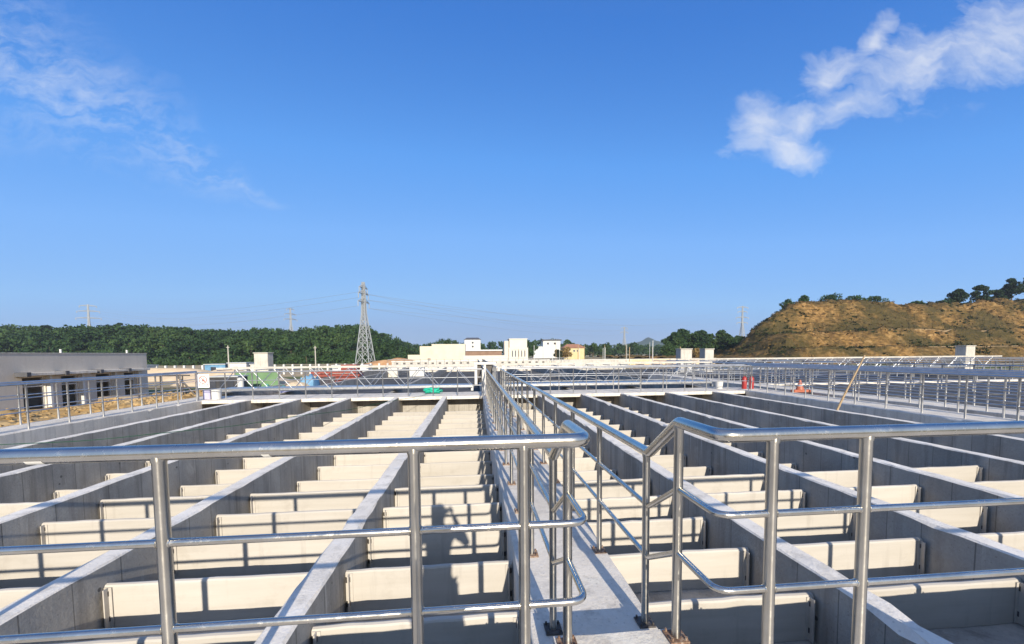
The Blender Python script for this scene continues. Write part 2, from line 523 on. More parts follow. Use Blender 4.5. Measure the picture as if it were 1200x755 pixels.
def make_post(parent, x, y, zb, zt, r, mat='steel_post', plate='rust', n=14):
    key = (round(zt - zb, 3), r, mat, n)
    if key not in post_cache:
        post_cache[key] = MB().tube([(x, y, zb), (x, y, zt - .030), (x, y, zt - .026), (x, y, zt - .018), (x, y, zt)], [r, r, r * 1.10, r * 1.16, r * 1.16], n).build('post', M[mat], parent, (x, y, zb), 40)
        p = post_cache[key]
    else:
        p = copy_at(post_cache[key], parent, (x, y, zb))
    if plate:
        k2 = ('plate', plate, r)
        if k2 not in post_cache:
            mb = MB(); mb.bevbox(x - .055, x + .055, y - .055, y + .055, zb, zb + .012, .002)
            for a in (-.04, .04):
                for c_ in (-.04, .04):
                    mb.tube([(x + a, y + c_, zb + .012), (x + a, y + c_, zb + .03)], .007, 6)
            post_cache[k2] = mb.build('base_plate', M[plate], p, (x, y, zb))
        else:
            copy_at(post_cache[k2], p, (x, y, zb))
    return p


def rail(parent, name, pts, r, mat='steel', n=14, fr=.07, beads=()):
    mb = MB().tube(fillet(pts, fr), r, n)
    for p, d in beads:                      # weld beads where the bar meets a post
        p, d = Vector(p), Vector(d)
        mb.tube([p - d * .004, p - d * .002, p + d * .002, p + d * .004], [r * 1.01, r * 1.17, r * 1.17, r * 1.01], n, cap=False)
    return mb.build(name, M[mat], parent, WORLD[parent.name], 40)


DZ = .2
WPY = [2.48 + .985 * k for k in range(16)]     # walkway post rows


def front_railing(sgn):
    left = sgn < 0
    xw = .485 if left else 1.105               # line of the walkway railing
    end = -5.25 if left else 5.8
    root = empty('railing', (xw, 1.7, DZ))
    tag(root, 'polished steel railing bending from the deck edge down the left side of the walkway' if left else
        'polished steel railing bending from the deck edge down the right side of the walkway', 'railing', 'polished steel railings at the front')
    xs = [-5.25, -4.25, -3.25, -2.25, -1.26, -.262, .205] if left else [1.36, 1.83, 2.82, 3.8, 4.79, 5.78]
    for x in xs: make_post(root, x, 1.7, DZ, 1.41, .0255)
    # bend back, slope down and run along the walkway
    make_post(root, xw, 2.07, .198, 1.41, .0255)
    for k, y in enumerate(WPY):
        make_post(root, xw, y, 0, 1.15, .0235, plate='darkmetal' if k == 0 else 'rust')
    yr = WPY[-1]
    for nm, r, zf, zw in (('handrail', .0315, 1.42, 1.16), ('mid_rail', .0165, 1.05, .81), ('mid_rail', .0165, .69, .47)):
        rail(root, nm, [(end, 1.7, zf), (xw, 1.7, zf), (xw, 2.07, zf), (xw, 2.44, zw), (xw, yr, zw)], r, fr=[0, .075, .022, .022, 0], beads=() if zf > 1.2 else (
            [((x + q * (.0255 if zf < 1.2 else .034), 1.7, zf), (1, 0, 0)) for x in xs for q in (-1, 1)] + [((xw, y + q * .0235, zw), (0, 1, 0)) for y in WPY[1:8] for q in (-1, 1)]))
    return root


front_railing(-1)
front_railing(1)
# masking tape left on the handrail
par = bpy.data.objects['railing']
for x, w in ((-1.72, .062), (-.86, .03)):
    mb = MB(); n = 7
    for i in range(n):
        a = R(205 + 62 * i / (n - 1))
        for q, xx in enumerate((x, x + w)):
            xx += .016 * (i / n) * (1 if w < .05 else .3)
            mb.v.append((xx, 1.7 + .0322 * math.cos(a), 1.42 + .0322 * math.sin(a)))
    mb.f = [(2 * i, 2 * i + 1, 2 * i + 3, 2 * i + 2) for i in range(n - 1)]
    mb.build('tape_label', M['white'], par, WORLD[par.name], 60)


def straight_railing(label, p0, p1, n, mat='dull', r=.024, zs=(1.15, .80, .45), skip_ends=False, group='steel railings round the far tank edges', plate=None, rr=.028):
    p0, p1 = Vector(p0), Vector(p1)
    root = empty('railing', p0)
    tag(root, label, 'railing', group)
    for i in range(n + 1):
        p = p0.lerp(p1, i / n)
        make_post(root, p.x, p.y, p.z, p.z + zs[0], r, mat, plate, 8)
    for i, z in enumerate(zs):
        rail(root, 'handrail' if i == 0 else 'mid_rail', [p0 + Vector((0, 0, z)), p1 + Vector((0, 0, z))], rr if i == 0 else .015, mat, 8)
    return root


straight_railing('steel railing on the near edge of the far platform, left of the walkway', (-11.35, 17.55, 0), (.30, 17.55, 0), 11)
straight_railing('steel railing on the near edge of the far platform, right of the walkway', (1.25, 17.55, 0), (12.75, 17.55, 0), 11)
straight_railing('steel railing on the inner edge of the left side path', (-11.33, 5.0, 0), (-11.33, 17.4, 0), 12)
straight_railing('steel railing on the outer edge of the left side path, beside the rubble', (-12.33, 5.0, 0), (-12.33, 19.0, 0), 14)
straight_railing('steel railing on the inner edge of the right side path', (12.76, 6.2, 0), (12.76, 17.4, 0), 11)
straight_railing('steel railing on the outer edge of the right side path', (13.82, 5.2, 0), (13.82, 19.2, 0), 14)
straight_railing('steel railing on the near edge of the path beyond the right gap', (14.85, 6.1, 0), (14.85, 32.1, 0), 25)
straight_railing('steel railing on the far edge of the path beyond the right gap', (16.02, 6.2, 0), (16.02, 32.2, 0), 25)
straight_railing('pale steel railing across the far right basin', (16.6, 21.0, 0), (45, 21.0, 0), 24)

straight_railing('grey steel railing across the far right basin, second row back', (16.6, 24.5, 0), (45, 24.5, 0), 24)
straight_railing('grey steel railing across the far right basin, third row back', (16.6, 28.2, 0), (45, 28.2, 0), 24)
straight_railing('grey steel railing running away across the far right basin', (21.5, 9.5, 0), (21.5, 33, 0), 20)
straight_railing('grey steel railing on the back edge of the far platform, right of the walkway', (1.35, 19.25, 0), (13.7, 19.25, 0), 9)
straight_railing('grey steel railing beside the far walkway, left side', (.42, 19.6, 0), (.42, 57, 0), 30)
straight_railing('grey steel railing beside the far walkway, right side', (1.08, 19.6, 0), (1.08, 57, 0), 30)
straight_railing('grey steel railing at the end of the far right basin', (1.4, 57.8, 0), (13.8, 57.8, 0), 11)
straight_railing('grey steel railing at the end of the far left basin', (-12.2, 57.8, 0), (.2, 57.8, 0), 11)

# ------------------------------------------------------------------ far basins
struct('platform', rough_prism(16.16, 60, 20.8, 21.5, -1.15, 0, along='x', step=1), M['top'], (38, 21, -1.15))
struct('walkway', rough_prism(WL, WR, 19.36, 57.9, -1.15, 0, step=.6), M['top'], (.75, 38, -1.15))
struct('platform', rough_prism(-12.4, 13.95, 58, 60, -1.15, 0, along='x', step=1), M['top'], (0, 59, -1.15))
for x, lab in [(-12.2, 'outer wall on the left of the far basin'), (-9.35, 'concrete wall in the far left basin, nearest the rubble'), (-4.1, 'concrete wall in the far left basin, nearer the walkway'),
               (4.8, 'concrete wall in the far right basin, nearer the walkway'), (8.4, 'middle concrete wall in the far right basin'),
               (11.75, 'concrete wall in the far right basin, nearest the right path')]:
    tag(rough_prism(x - .1, x + .1, 19.36, 57.9, -1.15, 0, step=.8).build('divider_wall', M['wall'], None, (x, 19.4, -1.15)), lab, 'wall', 'divider walls of the far basin')


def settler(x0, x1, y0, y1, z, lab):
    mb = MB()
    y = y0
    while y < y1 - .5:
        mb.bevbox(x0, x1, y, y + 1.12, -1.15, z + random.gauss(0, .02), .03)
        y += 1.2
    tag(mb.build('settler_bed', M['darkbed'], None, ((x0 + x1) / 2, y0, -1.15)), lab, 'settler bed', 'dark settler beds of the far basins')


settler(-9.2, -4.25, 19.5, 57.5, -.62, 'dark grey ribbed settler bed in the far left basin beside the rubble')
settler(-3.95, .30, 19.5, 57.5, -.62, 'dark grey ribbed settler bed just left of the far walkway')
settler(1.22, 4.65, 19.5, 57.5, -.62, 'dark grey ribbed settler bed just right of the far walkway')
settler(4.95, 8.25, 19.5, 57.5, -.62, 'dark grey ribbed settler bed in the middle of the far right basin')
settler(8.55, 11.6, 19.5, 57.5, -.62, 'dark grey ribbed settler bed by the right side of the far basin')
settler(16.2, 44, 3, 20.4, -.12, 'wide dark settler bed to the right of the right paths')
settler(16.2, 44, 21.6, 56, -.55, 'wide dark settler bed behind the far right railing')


# scraper bridges: lattice girders across the basins
def truss(label, x0, x1, y0, zt, zb, n, depth=1.2, r=.019, chord=.04):
    root = empty('lattice_bridge', (x0, y0, zb))
    tag(root, label, 'lattice bridge', 'lattice scraper bridges across the far basins')
    step = (x1 - x0) / n
    for yy in (y0, y0 + depth):
        MB().box(x0, x1, yy - chord, yy + chord, zt - chord, zt + chord * .7).build('top_chord', M['pale'], root, WORLD[root.name])
        MB().box(x0, x1, yy - .05, yy + .05, zb - .05, zb + .05).build('bottom_chord', M['dull'], root, WORLD[root.name])
        up = dn = None
        for i in range(n):
            xa = x0 + i * step
            for half in (0, 1):
                xs, xe = xa + half * step / 2, xa + (half + 1) * step / 2
                za, ze = (zb, zt - .06) if half == 0 else (zt - .06, zb)
                src = up if half == 0 else dn
                if src is None:
                    src = MB().tube([(xs, yy, za), (xe, yy, ze)], r, 6).build('brace', M['dull'], root, (xs, yy, zb), 40)
                    if half == 0: up = src
                    else: dn = src
                else:
                    copy_at(src, root, (xs, yy, zb))
    mb = MB()
    for i in range(n * 2 + 1):
        xx = x0 + i * step / 2
        mb.tube([(xx, y0, zt - .1), (xx, y0 + depth, zt - .1)], .02, 5)
    mb.box(x0, x1, y0 + .08, y0 + depth - .08, zb + .05, zb + .09)
    mb.build('deck_grating', M['dull'], root, WORLD[root.name])
    for xx in (x0, x1):
        for yy in (y0, y0 + depth):
            MB().box(xx - .06, xx + .06, yy - .06, yy + .06, -.02, zb - .05).build('leg', M['dull'], root, WORLD[root.name])
    return root


truss('pale lattice bridge over the far basin left of the walkway', -12.2, -.15, 20.2, 1.24, .17, 7)
truss('pale lattice bridge over the far basin right of the walkway', 1.45, 12.55, 20.2, 1.28, .17, 6)
truss('long pale lattice bridge over the far right basin below the cut hill', 16.3, 46, 31, 1.24, .35, 17, r=.026, chord=.055)

# white gate pillars on the far walkway
root = empty('gate_frame', (.7, 24, 0))
tag(root, 'white concrete gate frame with dark slots at the far end of the walkway', 'gate frame')
for x0, x1 in ((-.02, .14), (.52, .66), (1.06, 1.24)):
    MB().bevbox(x0, x1, 23.9, 24.2, 0, 1.18, .01).build('pillar', M['white'], root, WORLD[root.name])
MB().bevbox(-.06, 1.28, 23.86, 24.24, 1.18, 1.32, .01).build('lintel', M['white'], root, WORLD[root.name])
for x0, x1 in ((.15, .51), (.67, 1.05)):
    MB().box(x0, x1, 24.04, 24.08, .1, 1.17).build('gate_plate', M['darkmetal'], root, WORLD[root.name])
o = MB().bevbox(.28, .44, 17.62, 17.78, 0, 1.12, .01).build('concrete_post', M['white'], None, (.36, 17.7, 0))
tag(o, 'short square white post at the far end of the walkway, left railing', 'post')
o = MB().bevbox(1.28, 1.42, 19.0, 19.14, 0, 1.25, .01).build('concrete_post', M['white'], None, (1.35, 19.07, 0))
tag(o, 'slim square white post behind the right railing at the walkway end', 'post')

# small things on the far platform
mb = MB()
for k in range(9):
    rr_ = random.uniform(.2, .34)
    cxx, cz = random.uniform(-.14, .14), .05 + .035 * (k // 2)
    pts = [(-1.93 + cxx + rr_ * 1.1 * math.cos(a), 18.75 + rr_ * .6 * math.sin(a), cz + .05 * math.sin(3 * a + k) + .03) for a in np.linspace(0, 2 * math.pi, 18)]
    mb.tube(pts, .03, 6)
tag(mb.build('hose_coil', M['green'], None, (-1.93, 18.75, 0), 50), 'bright green coil of hose lying on the far platform', 'hose')

pts = fillet([(-11.25, 8.5, .06), (-9.79, 9.12, .03), (-8.41, 9.45, -.01), (-7.3, 10.0, .03), (-6.23, 11.04, -.02), (-5.32, 12.2, .03), (-4.3, 13.9, -.05), (-3.34, 15.5, .03), (-2.2, 17.4, .05), (-2.0, 18.5, .1)], .6, 8)
tag(MB().tube(pts, .008, 6).build('rope', M['rope'], None, pts[0], 60), 'thin dark green rope strung over the left divider walls', 'rope')

root = empty('bucket', (11.95, 18.6, 0))
tag(root, 'white plastic bucket on the far platform left of the red extinguishers', 'bucket')
MB().tube([(11.95, 18.6, 0), (11.95, 18.6, .36), (11.95, 18.6, .38)], [.15, .19, .2], 14).build('pail', M['white'], root, WORLD[root.name], 40)
MB().tube([(11.76, 18.6, .37)] + [(11.95 + .19 * math.cos(a), 18.6 - .06 * math.sin(a), .37 - .12 * math.sin(a)) for a in np.linspace(math.pi, 0, 9)], .006, 5).build('bail', M['dull'], root, WORLD[root.name])


def extinguisher(x, y, lab):
    root = empty('fire_extinguisher', (x, y, 0))
    tag(root, lab, 'fire extinguisher', 'red fire extinguishers on the platform corner')
    MB().tube([(x, y, 0), (x, y, .02), (x, y, .52), (x, y, .58), (x, y, .61)], [.10, .11, .11, .07, .03], 14).build('cylinder', M['red'], root, WORLD[root.name], 35)
    MB().tube([(x, y, .6), (x, y, .68)], .025, 8).build('valve', M['darkmetal'], root, WORLD[root.name])
    MB().box(x - .11, x + .05, y - .015, y + .015, .66, .7).build('handle', M['darkmetal'], root, WORLD[root.name])
    MB().tube(fillet([(x + .03, y, .63), (x + .16, y, .55), (x + .13, y, .25)], .08), .014, 6).build('hose', M['darkmetal'], root, WORLD[root.name])


extinguisher(13.05, 18.3, 'red fire extinguisher on the platform corner, nearer the white bucket')
extinguisher(13.42, 18.3, 'red fire extinguisher on the platform corner, farther from the white bucket')
root = empty('warning_barrier', (14.3, 16.3, -.1))
tag(root, 'low orange barrier with a red cone shaped top between the right paths', 'barrier')
MB().bevbox(13.9, 14.7, 16.2, 16.45, 0, .12, .02).build('base', M['orange'], root, WORLD[root.name])
MB().tube([(14.25, 16.32, .12), (14.25, 16.32, .55)], [.16, .03], 12).build('cone', M['orange'], root, WORLD[root.name], 40)
MB().tube([(14.25, 16.32, .27), (14.25, 16.32, .38)], [.117, .080], 12).build('band', M['white'], root, WORLD[root.name], 40)
pts = [(10.97 + .76 * t, 11.14 - .05 * t + .01 * math.sin(5 * t), .0 + 1.62 * t) for t in np.linspace(0, 1.03, 9)]
mb = MB().tube(pts, [.03 - .010 * k / 8 for k in range(9)], 8)
for t in np.linspace(.08, .95, 8):
    mb.tube([(10.97 + .76 * t, 11.14 - .05 * t, 1.62 * t - .01), (10.978 + .76 * t, 11.14 - .05 * t, 1.62 * t + .01)], .034 - .01 * t, 8)
tag(mb.build('bamboo_pole', M['bamboo'], None, (10.97, 11.14, 0), 40), 'slender tan bamboo pole leaning over the rightmost divider wall', 'pole')

# prohibition sign on the far left railing
root = empty('warning_sign', (-11.12, 17.5, .54))
tag(root, 'white square sign with a red prohibition ring, hung on the far left railing', 'sign')
MB().bevbox(-11.36, -10.88, 17.50, 17.515, .53, 1.08, .003).build('panel', M['signwhite'], root, WORLD[root.name])
mb = MB(); mb.tube([(-11.12 + .145 * math.cos(a), 17.494, .86 + .145 * math.sin(a)) for a in np.linspace(0, 2 * math.pi, 28)], .014, 6)
mb.tube([(-11.12 - .10, 17.492, .86 + .10), (-11.12 + .10, 17.492, .86 - .10)], .012, 6)
mb.build('ring', M['signred'], root, WORLD[root.name], 50)
mb = MB(); mb.tube([(-11.15, 17.493, .78), (-11.12, 17.493, .86), (-11.10, 17.493, .90)], .014, 6); mb.tube([(-11.10, 17.493, .92), (-11.10, 17.493, .95)], .018, 8)
mb.tube([(-11.12, 17.493, .87), (-11.05, 17.493, .82)], .010, 6); mb.tube([(-11.12, 17.493, .84), (-11.07, 17.493, .77)], .010, 6)
mb.build('figure', M['darkmetal'], root, WORLD[root.name])
mb = MB()
for k in range(4):                          # four red characters, too small in the photo to read
    x = -11.30 + k * .105
    mb.box(x, x + .075, 17.493, 17.4985, .675, .687); mb.box(x + .032, x + .044, 17.493, 17.4985, .60, .6745)
    mb.box(x + .004, x + .03, 17.493, 17.4985, .635, .647); mb.box(x + .046, x + .072, 17.493, 17.4985, .61 + .02 * (k % 2), .622 + .02 * (k % 2))
mb.build('red_characters', M['signred'], root, WORLD[root.name])
root = empty('storage_bin', (-11.15, 17.9, 0))
tag(root, 'lilac and white plastic bin standing below the prohibition sign', 'bin')
MB().bevbox(-11.42, -11.13, 17.9, 18.2, 0, .42, .02).build('bin_body', M['lilac'], root, WORLD[root.name])
MB().tube([(-10.93, 18.0, 0), (-10.93, 18.0, .44)], [.17, .19], 12).build('pail', M['white'], root, WORLD[root.name], 40)

# ------------------------------------------------------------------ site clutter left of the far basin
mb = MB()
nx, ny = 60, 60
vs = []
for j in range(ny + 1):
    for i in range(nx + 1):
        x, y = -23.4 + 10.9 * i / nx, 6 + 24 * j / ny
        e = min(1, i / 6, (nx - i) / 5)
        z = -1.15 + e * (.35 + .40 * math.exp(-((x + 15.5) / 2.6) ** 2) + .35 * mnoise.noise((x * .6, y * .6, 0)) + .12 * mnoise.noise((x * 2.1, y * 2.1, 3)))
        vs.append((x, y, z))
fs = [(j * (nx + 1) + i, j * (nx + 1) + i + 1, (j + 1) * (nx + 1) + i + 1, (j + 1) * (nx + 1) + i) for j in range(ny) for i in range(nx)]
struct('earth_bank', MB().add(vs, fs), M['rubble'])


def rock(mb, x, y, z, s):
    n0 = len(mb.v)
    ico = [(0, 0, 1), (.9, 0, .4), (.28, .85, .4), (-.72, .53, .4), (-.72, -.53, .4), (.28, -.85, .4), (.72, .53, -.4), (-.28, .85, -.4), (-.9, 0, -.4), (-.28, -.85, -.4), (.72, -.53, -.4), (0, 0, -1)]
    fs = [(0, 1, 2), (0, 2, 3), (0, 3, 4), (0, 4, 5), (0, 5, 1), (1, 6, 2), (2, 7, 3), (3, 8, 4), (4, 9, 5), (5, 10, 1), (6, 7, 2), (7, 8, 3), (8, 9, 4), (9, 10, 5), (10, 6, 1), (11, 7, 6), (11, 8, 7), (11, 9, 8), (11, 10, 9), (11, 6, 10)]
    a = random.uniform(0, 6.3); sx, sy, sz = (s * random.uniform(.6, 1.3) for _ in range(3))
    mb.add([(x + (p[0] * math.cos(a) - p[1] * math.sin(a)) * sx * random.uniform(.8, 1.2), y + (p[0] * math.sin(a) + p[1] * math.cos(a)) * sy, z + p[2] * sz * .7 * random.uniform(.8, 1.2)) for p in ico], fs)


mb = MB()
for k in range(3600):
    x, y = random.uniform(-22, -12.75), random.uniform(7, 30)
    z = -1.15 + (.35 + .40 * math.exp(-((x + 15.5) / 2.6) ** 2) + .35 * mnoise.noise((x * .6, y * .6, 0)))
    rock(mb, x, y, z, min(.2, abs(random.gauss(0, .06)) + .03))
tag(mb.build('rubble', M['rubble']), kind='stuff')


def heap(name, lab, cx, cy, rx, ry, h, mat, zb=-1.2, group=None):
    mb = MB(); vs = []; n, m = 10, 22
    for i in range(n + 1):
        for k in range(m):
            a = 2 * math.pi * k / m; r = i / n
            z = h * (1 - r ** 1.6) * (1 + .5 * mnoise.noise((cx + 2 * r * math.cos(a), cy + 2 * r * math.sin(a), 1)))
            vs.append((cx + rx * r * math.cos(a), cy + ry * r * math.sin(a), zb + max(z, -.1)))
    fs = [(i * m + k, i * m + (k + 1) % m, (i + 1) * m + (k + 1) % m, (i + 1) * m + k)[::-1] for i in range(n) for k in range(m)]
    tag(mb.add(vs, fs).build(name, mat, None, (cx, cy, zb)), lab, 'earth heap', group)


M['sand'] = plain('pale_sand', (.50, .38, .24), (.64, .51, .35), 1.2, .95, 0, .1)
heap('earth_heap', 'low pale earth heap behind the far left railing beside the green tarps', -12.4, 28, 3.4, 4, 1.25, M['sand'])
heap('earth_heap', 'orange brown earth heap at the foot of the tall lattice pylon', -22, 112, 10, 6, 2.1, plain('orange_soil', (.36, .18, .08), (.55, .34, .18), .4, .95, 0, .1))
heap('earth_heap', 'tan earth heap behind the black site frames left of the sign', -27, 48, 6, 5, 1.6, M['sand'])
heap('earth_heap', 'wide tan earth bank beyond the grey building', -42, 58, 13, 5, 1.5, M['sand'])


def tarp(lab, cx, cy, w, d, h, mat, name='tarp_cover'):
    mb = MB(); n = 10; vs = []
    for j in range(n + 1):
        for i in range(n + 1):
            u, v = i / n * 2 - 1, j / n * 2 - 1
            z = h * max(0, 1 - max(abs(u), abs(v)) ** 3.5) * (1 + .35 * mnoise.noise((cx + u * 2.2, cy + v * 2.2, 5)))
            vs.append((cx + u * w / 2, cy + v * d / 2, -1.15 + z))
    fs = [(j * (n + 1) + i, j * (n + 1) + i + 1, (j + 1) * (n + 1) + i + 1, (j + 1) * (n + 1) + i) for j in range(n) for i in range(n)]
    tag(mb.add(vs, fs).build(name, mat, None, (cx, cy, -1.15), 50), lab, 'tarp', 'tarpaulins over site materials')


tarp('teal green tarp over a pile, left one of the pair behind the railing', -13.2, 26.5, 1.1, 1.2, 1.05, M['tarp'])
tarp('teal green tarp over a pile, right one of the pair behind the railing', -12.1, 26.5, 1.2, 1.2, 1.0, M['tarp'])
tarp('blue tarp over stacked material behind the far left railing', -11.0, 27.8, 1.3, 1.2, 1.6, M['blue'])
tarp('lilac sheet bundled between the green tarps and the blue one', -11.5, 25.6, .9, .9, .95, M['lilac'])

mb_root = empty('formwork_stack', (-10.2, 36, -1.15))
tag(mb_root, 'red stack of steel formwork panels behind the far left basin', 'formwork stack')
for k in range(6):
    MB().box(-14.2 + .2 * random.random(), -10.2 + .5 * random.random(), 36 + .1 * random.random(), 37.4, -1.15 + k * .28, -1.15 + k * .28 + .2).build('panel', M['redsteel'], mb_root, WORLD[mb_root.name])
MB().box(-11.6, -10.3, 36, 37.2, .52, 1.0).build('upper_stack', M['redsteel'], mb_root, WORLD[mb_root.name])

# green mesh screen, site cabinet, frames
root = empty('mesh_screen', (-14.5, 27, -1.15))
tag(root, 'pale green mesh screen on posts behind the far left railing', 'screen')
MB().box(-15.2, -12.6, 27.0, 27.02, -1.1, .85).build('mesh', M['mesh'], root, WORLD[root.name])
for x in (-15.22, -13.9, -12.58):
    MB().tube([(x, 26.96, -1.15), (x, 26.96, .95)], .035, 6).build('post', M['dull'], root, WORLD[root.name])
root = empty('site_cabinet', (-15.0, 24.6, -1.15))
tag(root, 'dark site cabinet with glazed doors standing beside the prohibition sign', 'cabinet')
MB().bevbox(-15.2, -13.55, 24.3, 25.3, -1.15, .62, .02).build('cabinet_body', M['black'], root, WORLD[root.name])
for x in (-14.95, -14.4, -13.98):
    MB().box(x - .14, x + .2, 24.27, 24.297, -.35, .42).build('pane', M['glass'], root, WORLD[root.name])
MB().box(-15.25, -13.5, 24.2, 25.35, .622, .68).build('roof', M['galv'], root, WORLD[root.name])
root = empty('white_drum', (-13.25, 24.0, -1.15))
tag(root, 'tall pale drum beside the dark site cabinet', 'drum')
MB().tube([(-13.25, 24, -1.15), (-13.25, 24, .55)], .16, 12).build('drum_body', M['white'], root, WORLD[root.name], 40)
MB().tube([(-13.25, 24, .55), (-13.25, 24, .60)], .17, 12).build('lid', M['galv'], root, WORLD[root.name], 40)
mb = MB()
for x in (-19.4, -18.2, -17.0):
    mb.tube([(x, 25, -1.15), (x, 25, .75)], .04, 6)
for z in (.0, .72):
    mb.tube([(-20, 25, z), (-16.6, 25, z)], .04, 6)
mb.tube([(-17.3, 25, .7), (-16.2, 25, -.6)], .05, 6); mb.tube([(-17.5, 25.3, .2), (-16.4, 25.3, -1.1)], .05, 6)
tag(mb.build('site_scaffold', M['darkmetal'], None, (-18.2, 25, -1.15)), 'black scaffold frame with diagonal bars left of the prohibition sign', 'scaffold')
mb = MB().bevbox(-22.5, -16, 26.0, 27, -1.15, -.55, .05)
tag(mb.build('timber_stack', M['wood'], None, (-19, 26.5, -1.15)), 'long dark timber stack behind the rubble bank', 'timber')
for k, (x, y, w, h, m, lab) in enumerate([(-13.6, 33, 1.0, .55, 'cream', 'cream block by the red formwork stack, left one'), (-7.2, 45, 1.6, .9, 'white', 'white block beyond the red formwork stack, nearer the walkway'),
                                          (-9.4, 44, 1.1, .8, 'cream2', 'small ivory block beyond the red formwork stack')]):
    mb = MB().bevbox(x, x + w, y, y + .8, -1.15, -1.15 + h + .75, .03)
    tag(mb.build('concrete_block', M[m], None, (x + w / 2, y + .4, -1.15)), lab, 'block', 'blocks on the site ground')
root = empty('pallet', (-9.9, 21.0, -1.1))
tag(root, 'orange and white pallet crate lying by the green tarps', 'pallet')
MB().box(-11.0, -10.1, 22.3, 23, -.52, -.44).build('deck_boards', M['orange'], root, WORLD[root.name])
MB().box(-10.95, -10.15, 22.35, 22.95, -.62, -.525).build('runners', M['white'], root, WORLD[root.name])

# row of white guard posts
xs = [-50.0 + 1.37 * k for k in range(30)]
src = None
for k, x in enumerate(xs):
    if x > -10.5 or -40.6 < x < -35.5: continue
    if src is None:
        src = o = MB().bevbox(x - .14, x + .14, 67.9, 68.2, -1.2, .45, .03).build('guard_post', M['white'], None, (x, 68, -1.2))
    else:
        o = copy_at(src, None, (x, 68, -1.2))
    tag(o, 'short white guard post, %s from the left in the row before the wooded hill' % ORD[k], 'guard post', 'white guard posts below the wooded hill')
# white sheds and huts by the posts
for x, w, h, m, lab in [(-56.5, 3.4, 1.75, 'white', 'low white hut at the corner of the grey building'), (-52.6, 2.6, 1.7, 'galv', 'low grey hut between the white hut and the guard posts'),
                        (-41.6, 3.0, 1.75, 'blue', 'small blue grey hut above the prohibition sign'), (-38.2, 2.7, 1.95, 'white', 'small white hut right of the blue grey hut'),
                        (-34.9, 2.0, 1.7, 'cream2', 'small ivory hut near the leaning wooden pole'), (-22.6, 5.6, 1.35, 'white', 'long low white hut below the wooded hill')]:
    y = 66
    root = empty('site_hut', (x, y, -1.2)); tag(root, lab, 'hut', 'small site huts')
    MB().bevbox(x, x + w, y, y + 2.4, -1.2, -1.2 + h, .03).build('wall', M[m], root, WORLD[root.name])
    MB().box(x - .1, x + w + .1, y - .15, y + 2.5, -1.2 + h + .002, -1.2 + h + .12).build('roof', M['galv'], root, WORLD[root.name])
    MB().box(x + w * .3, x + w * .55, y - .03, y - .003, -.4, .2).build('window', M['glass'], root, WORLD[root.name])
for x, y, z, lab in [(-34.6, 60, 3.35, 'thin wooden pole before the wooded hill, near the concrete shaft'), (-22.8, 60, 3.2, 'thin pale pole before the wooded hill, left of the tall pylon')]:
    root = empty('wooden_pole', (x, y, -1.2)); tag(root, lab, 'pole', 'thin poles before the wooded hill')
    MB().tube([(x, y, -1.2), (x, y, z)], [.09, .06], 8).build('shaft', M['pale'], root, WORLD[root.name], 40)
    MB().box(x - .22, x + .22, y - .03, y + .03, z - .3, z - .24).build('crossarm', M['pale'], root, WORLD[root.name])
for x0, x1, z1, lab in [(-23.4, -22.0, 2.1, 'pale concrete shaft standing before the wooded hill on the left'), (24.1, 25.5, 2.15, 'pale concrete shaft below the ochre bush, left of two'),
                        (27.1, 28.2, 2.12, 'pale concrete shaft near the cut hill, right of two'), (61.7, 63.0, 2.25, 'small pale concrete shaft before the cut hill at far right')]:
    root = empty('concrete_shaft', ((x0 + x1) / 2, 45.6, -1.2)); tag(root, lab, 'concrete shaft', 'pale concrete shafts round the site')
    MB().bevbox(x0, x1, 45, 46.2, -1.2, z1, .04).build('shaft_wall', M['pale'], root, WORLD[root.name])
    MB().bevbox(x0 - .06, x1 + .06, 44.94, 46.26, z1 + .002, z1 + .1, .02).build('cap', M['pale'], root, WORLD[root.name])

# ------------------------------------------------------------------ grey service building on the left
bx, by0, by1, bz = -23.7, 6.0, 31.4, 2.04
root = empty('service_building', (bx - 8, 20, -1.2))
tag(root, 'long flat grey service building with four dark doorways beside the rubble', 'building')
O = WORLD[root.name]
doors = [(23.28, 24.41), (25.28, 26.27), (27.41, 28.48), (29.44, 30.32)]
mb = MB()
zd, t = .76, .24
edges = [by0] + [v for d in doors for v in d] + [by1]
for i in range(0, len(edges), 2):
    mb.box(bx - t, bx, edges[i], edges[i + 1], -1.2, zd)
mb.box(bx - t, bx, by0, by1, zd, bz)                       # band over the doors
mb.box(bx - 18, bx - t, by1 - t, by1, -1.2, bz); mb.box(bx - 18, bx - t, by0, by0 + t, -1.2, bz)
mb.box(bx - 18 - t, bx - 18, by0, by1, -1.2, bz)
mb.box(bx - 4.0, bx - 3.8, by0 + t, by1 - t, -1.2, bz - .3)
mb.build('wall', M['grey'], root, O)
mb = MB().box(bx - 18, bx - t - .002, by0 + t + .002, by1 - t - .002, bz - .26, bz - .1)
mb.box(bx - 18, bx - t - .002, by0 + t, by1 - t, -1.21, -1.1)
mb.build('roof', M['grey'], root, O)
MB().bevbox(bx - t - .03, bx + .03, by0 - .03, by1 + .03, bz + .002, bz + .06, .01).build('coping', M['pale'], root, O)
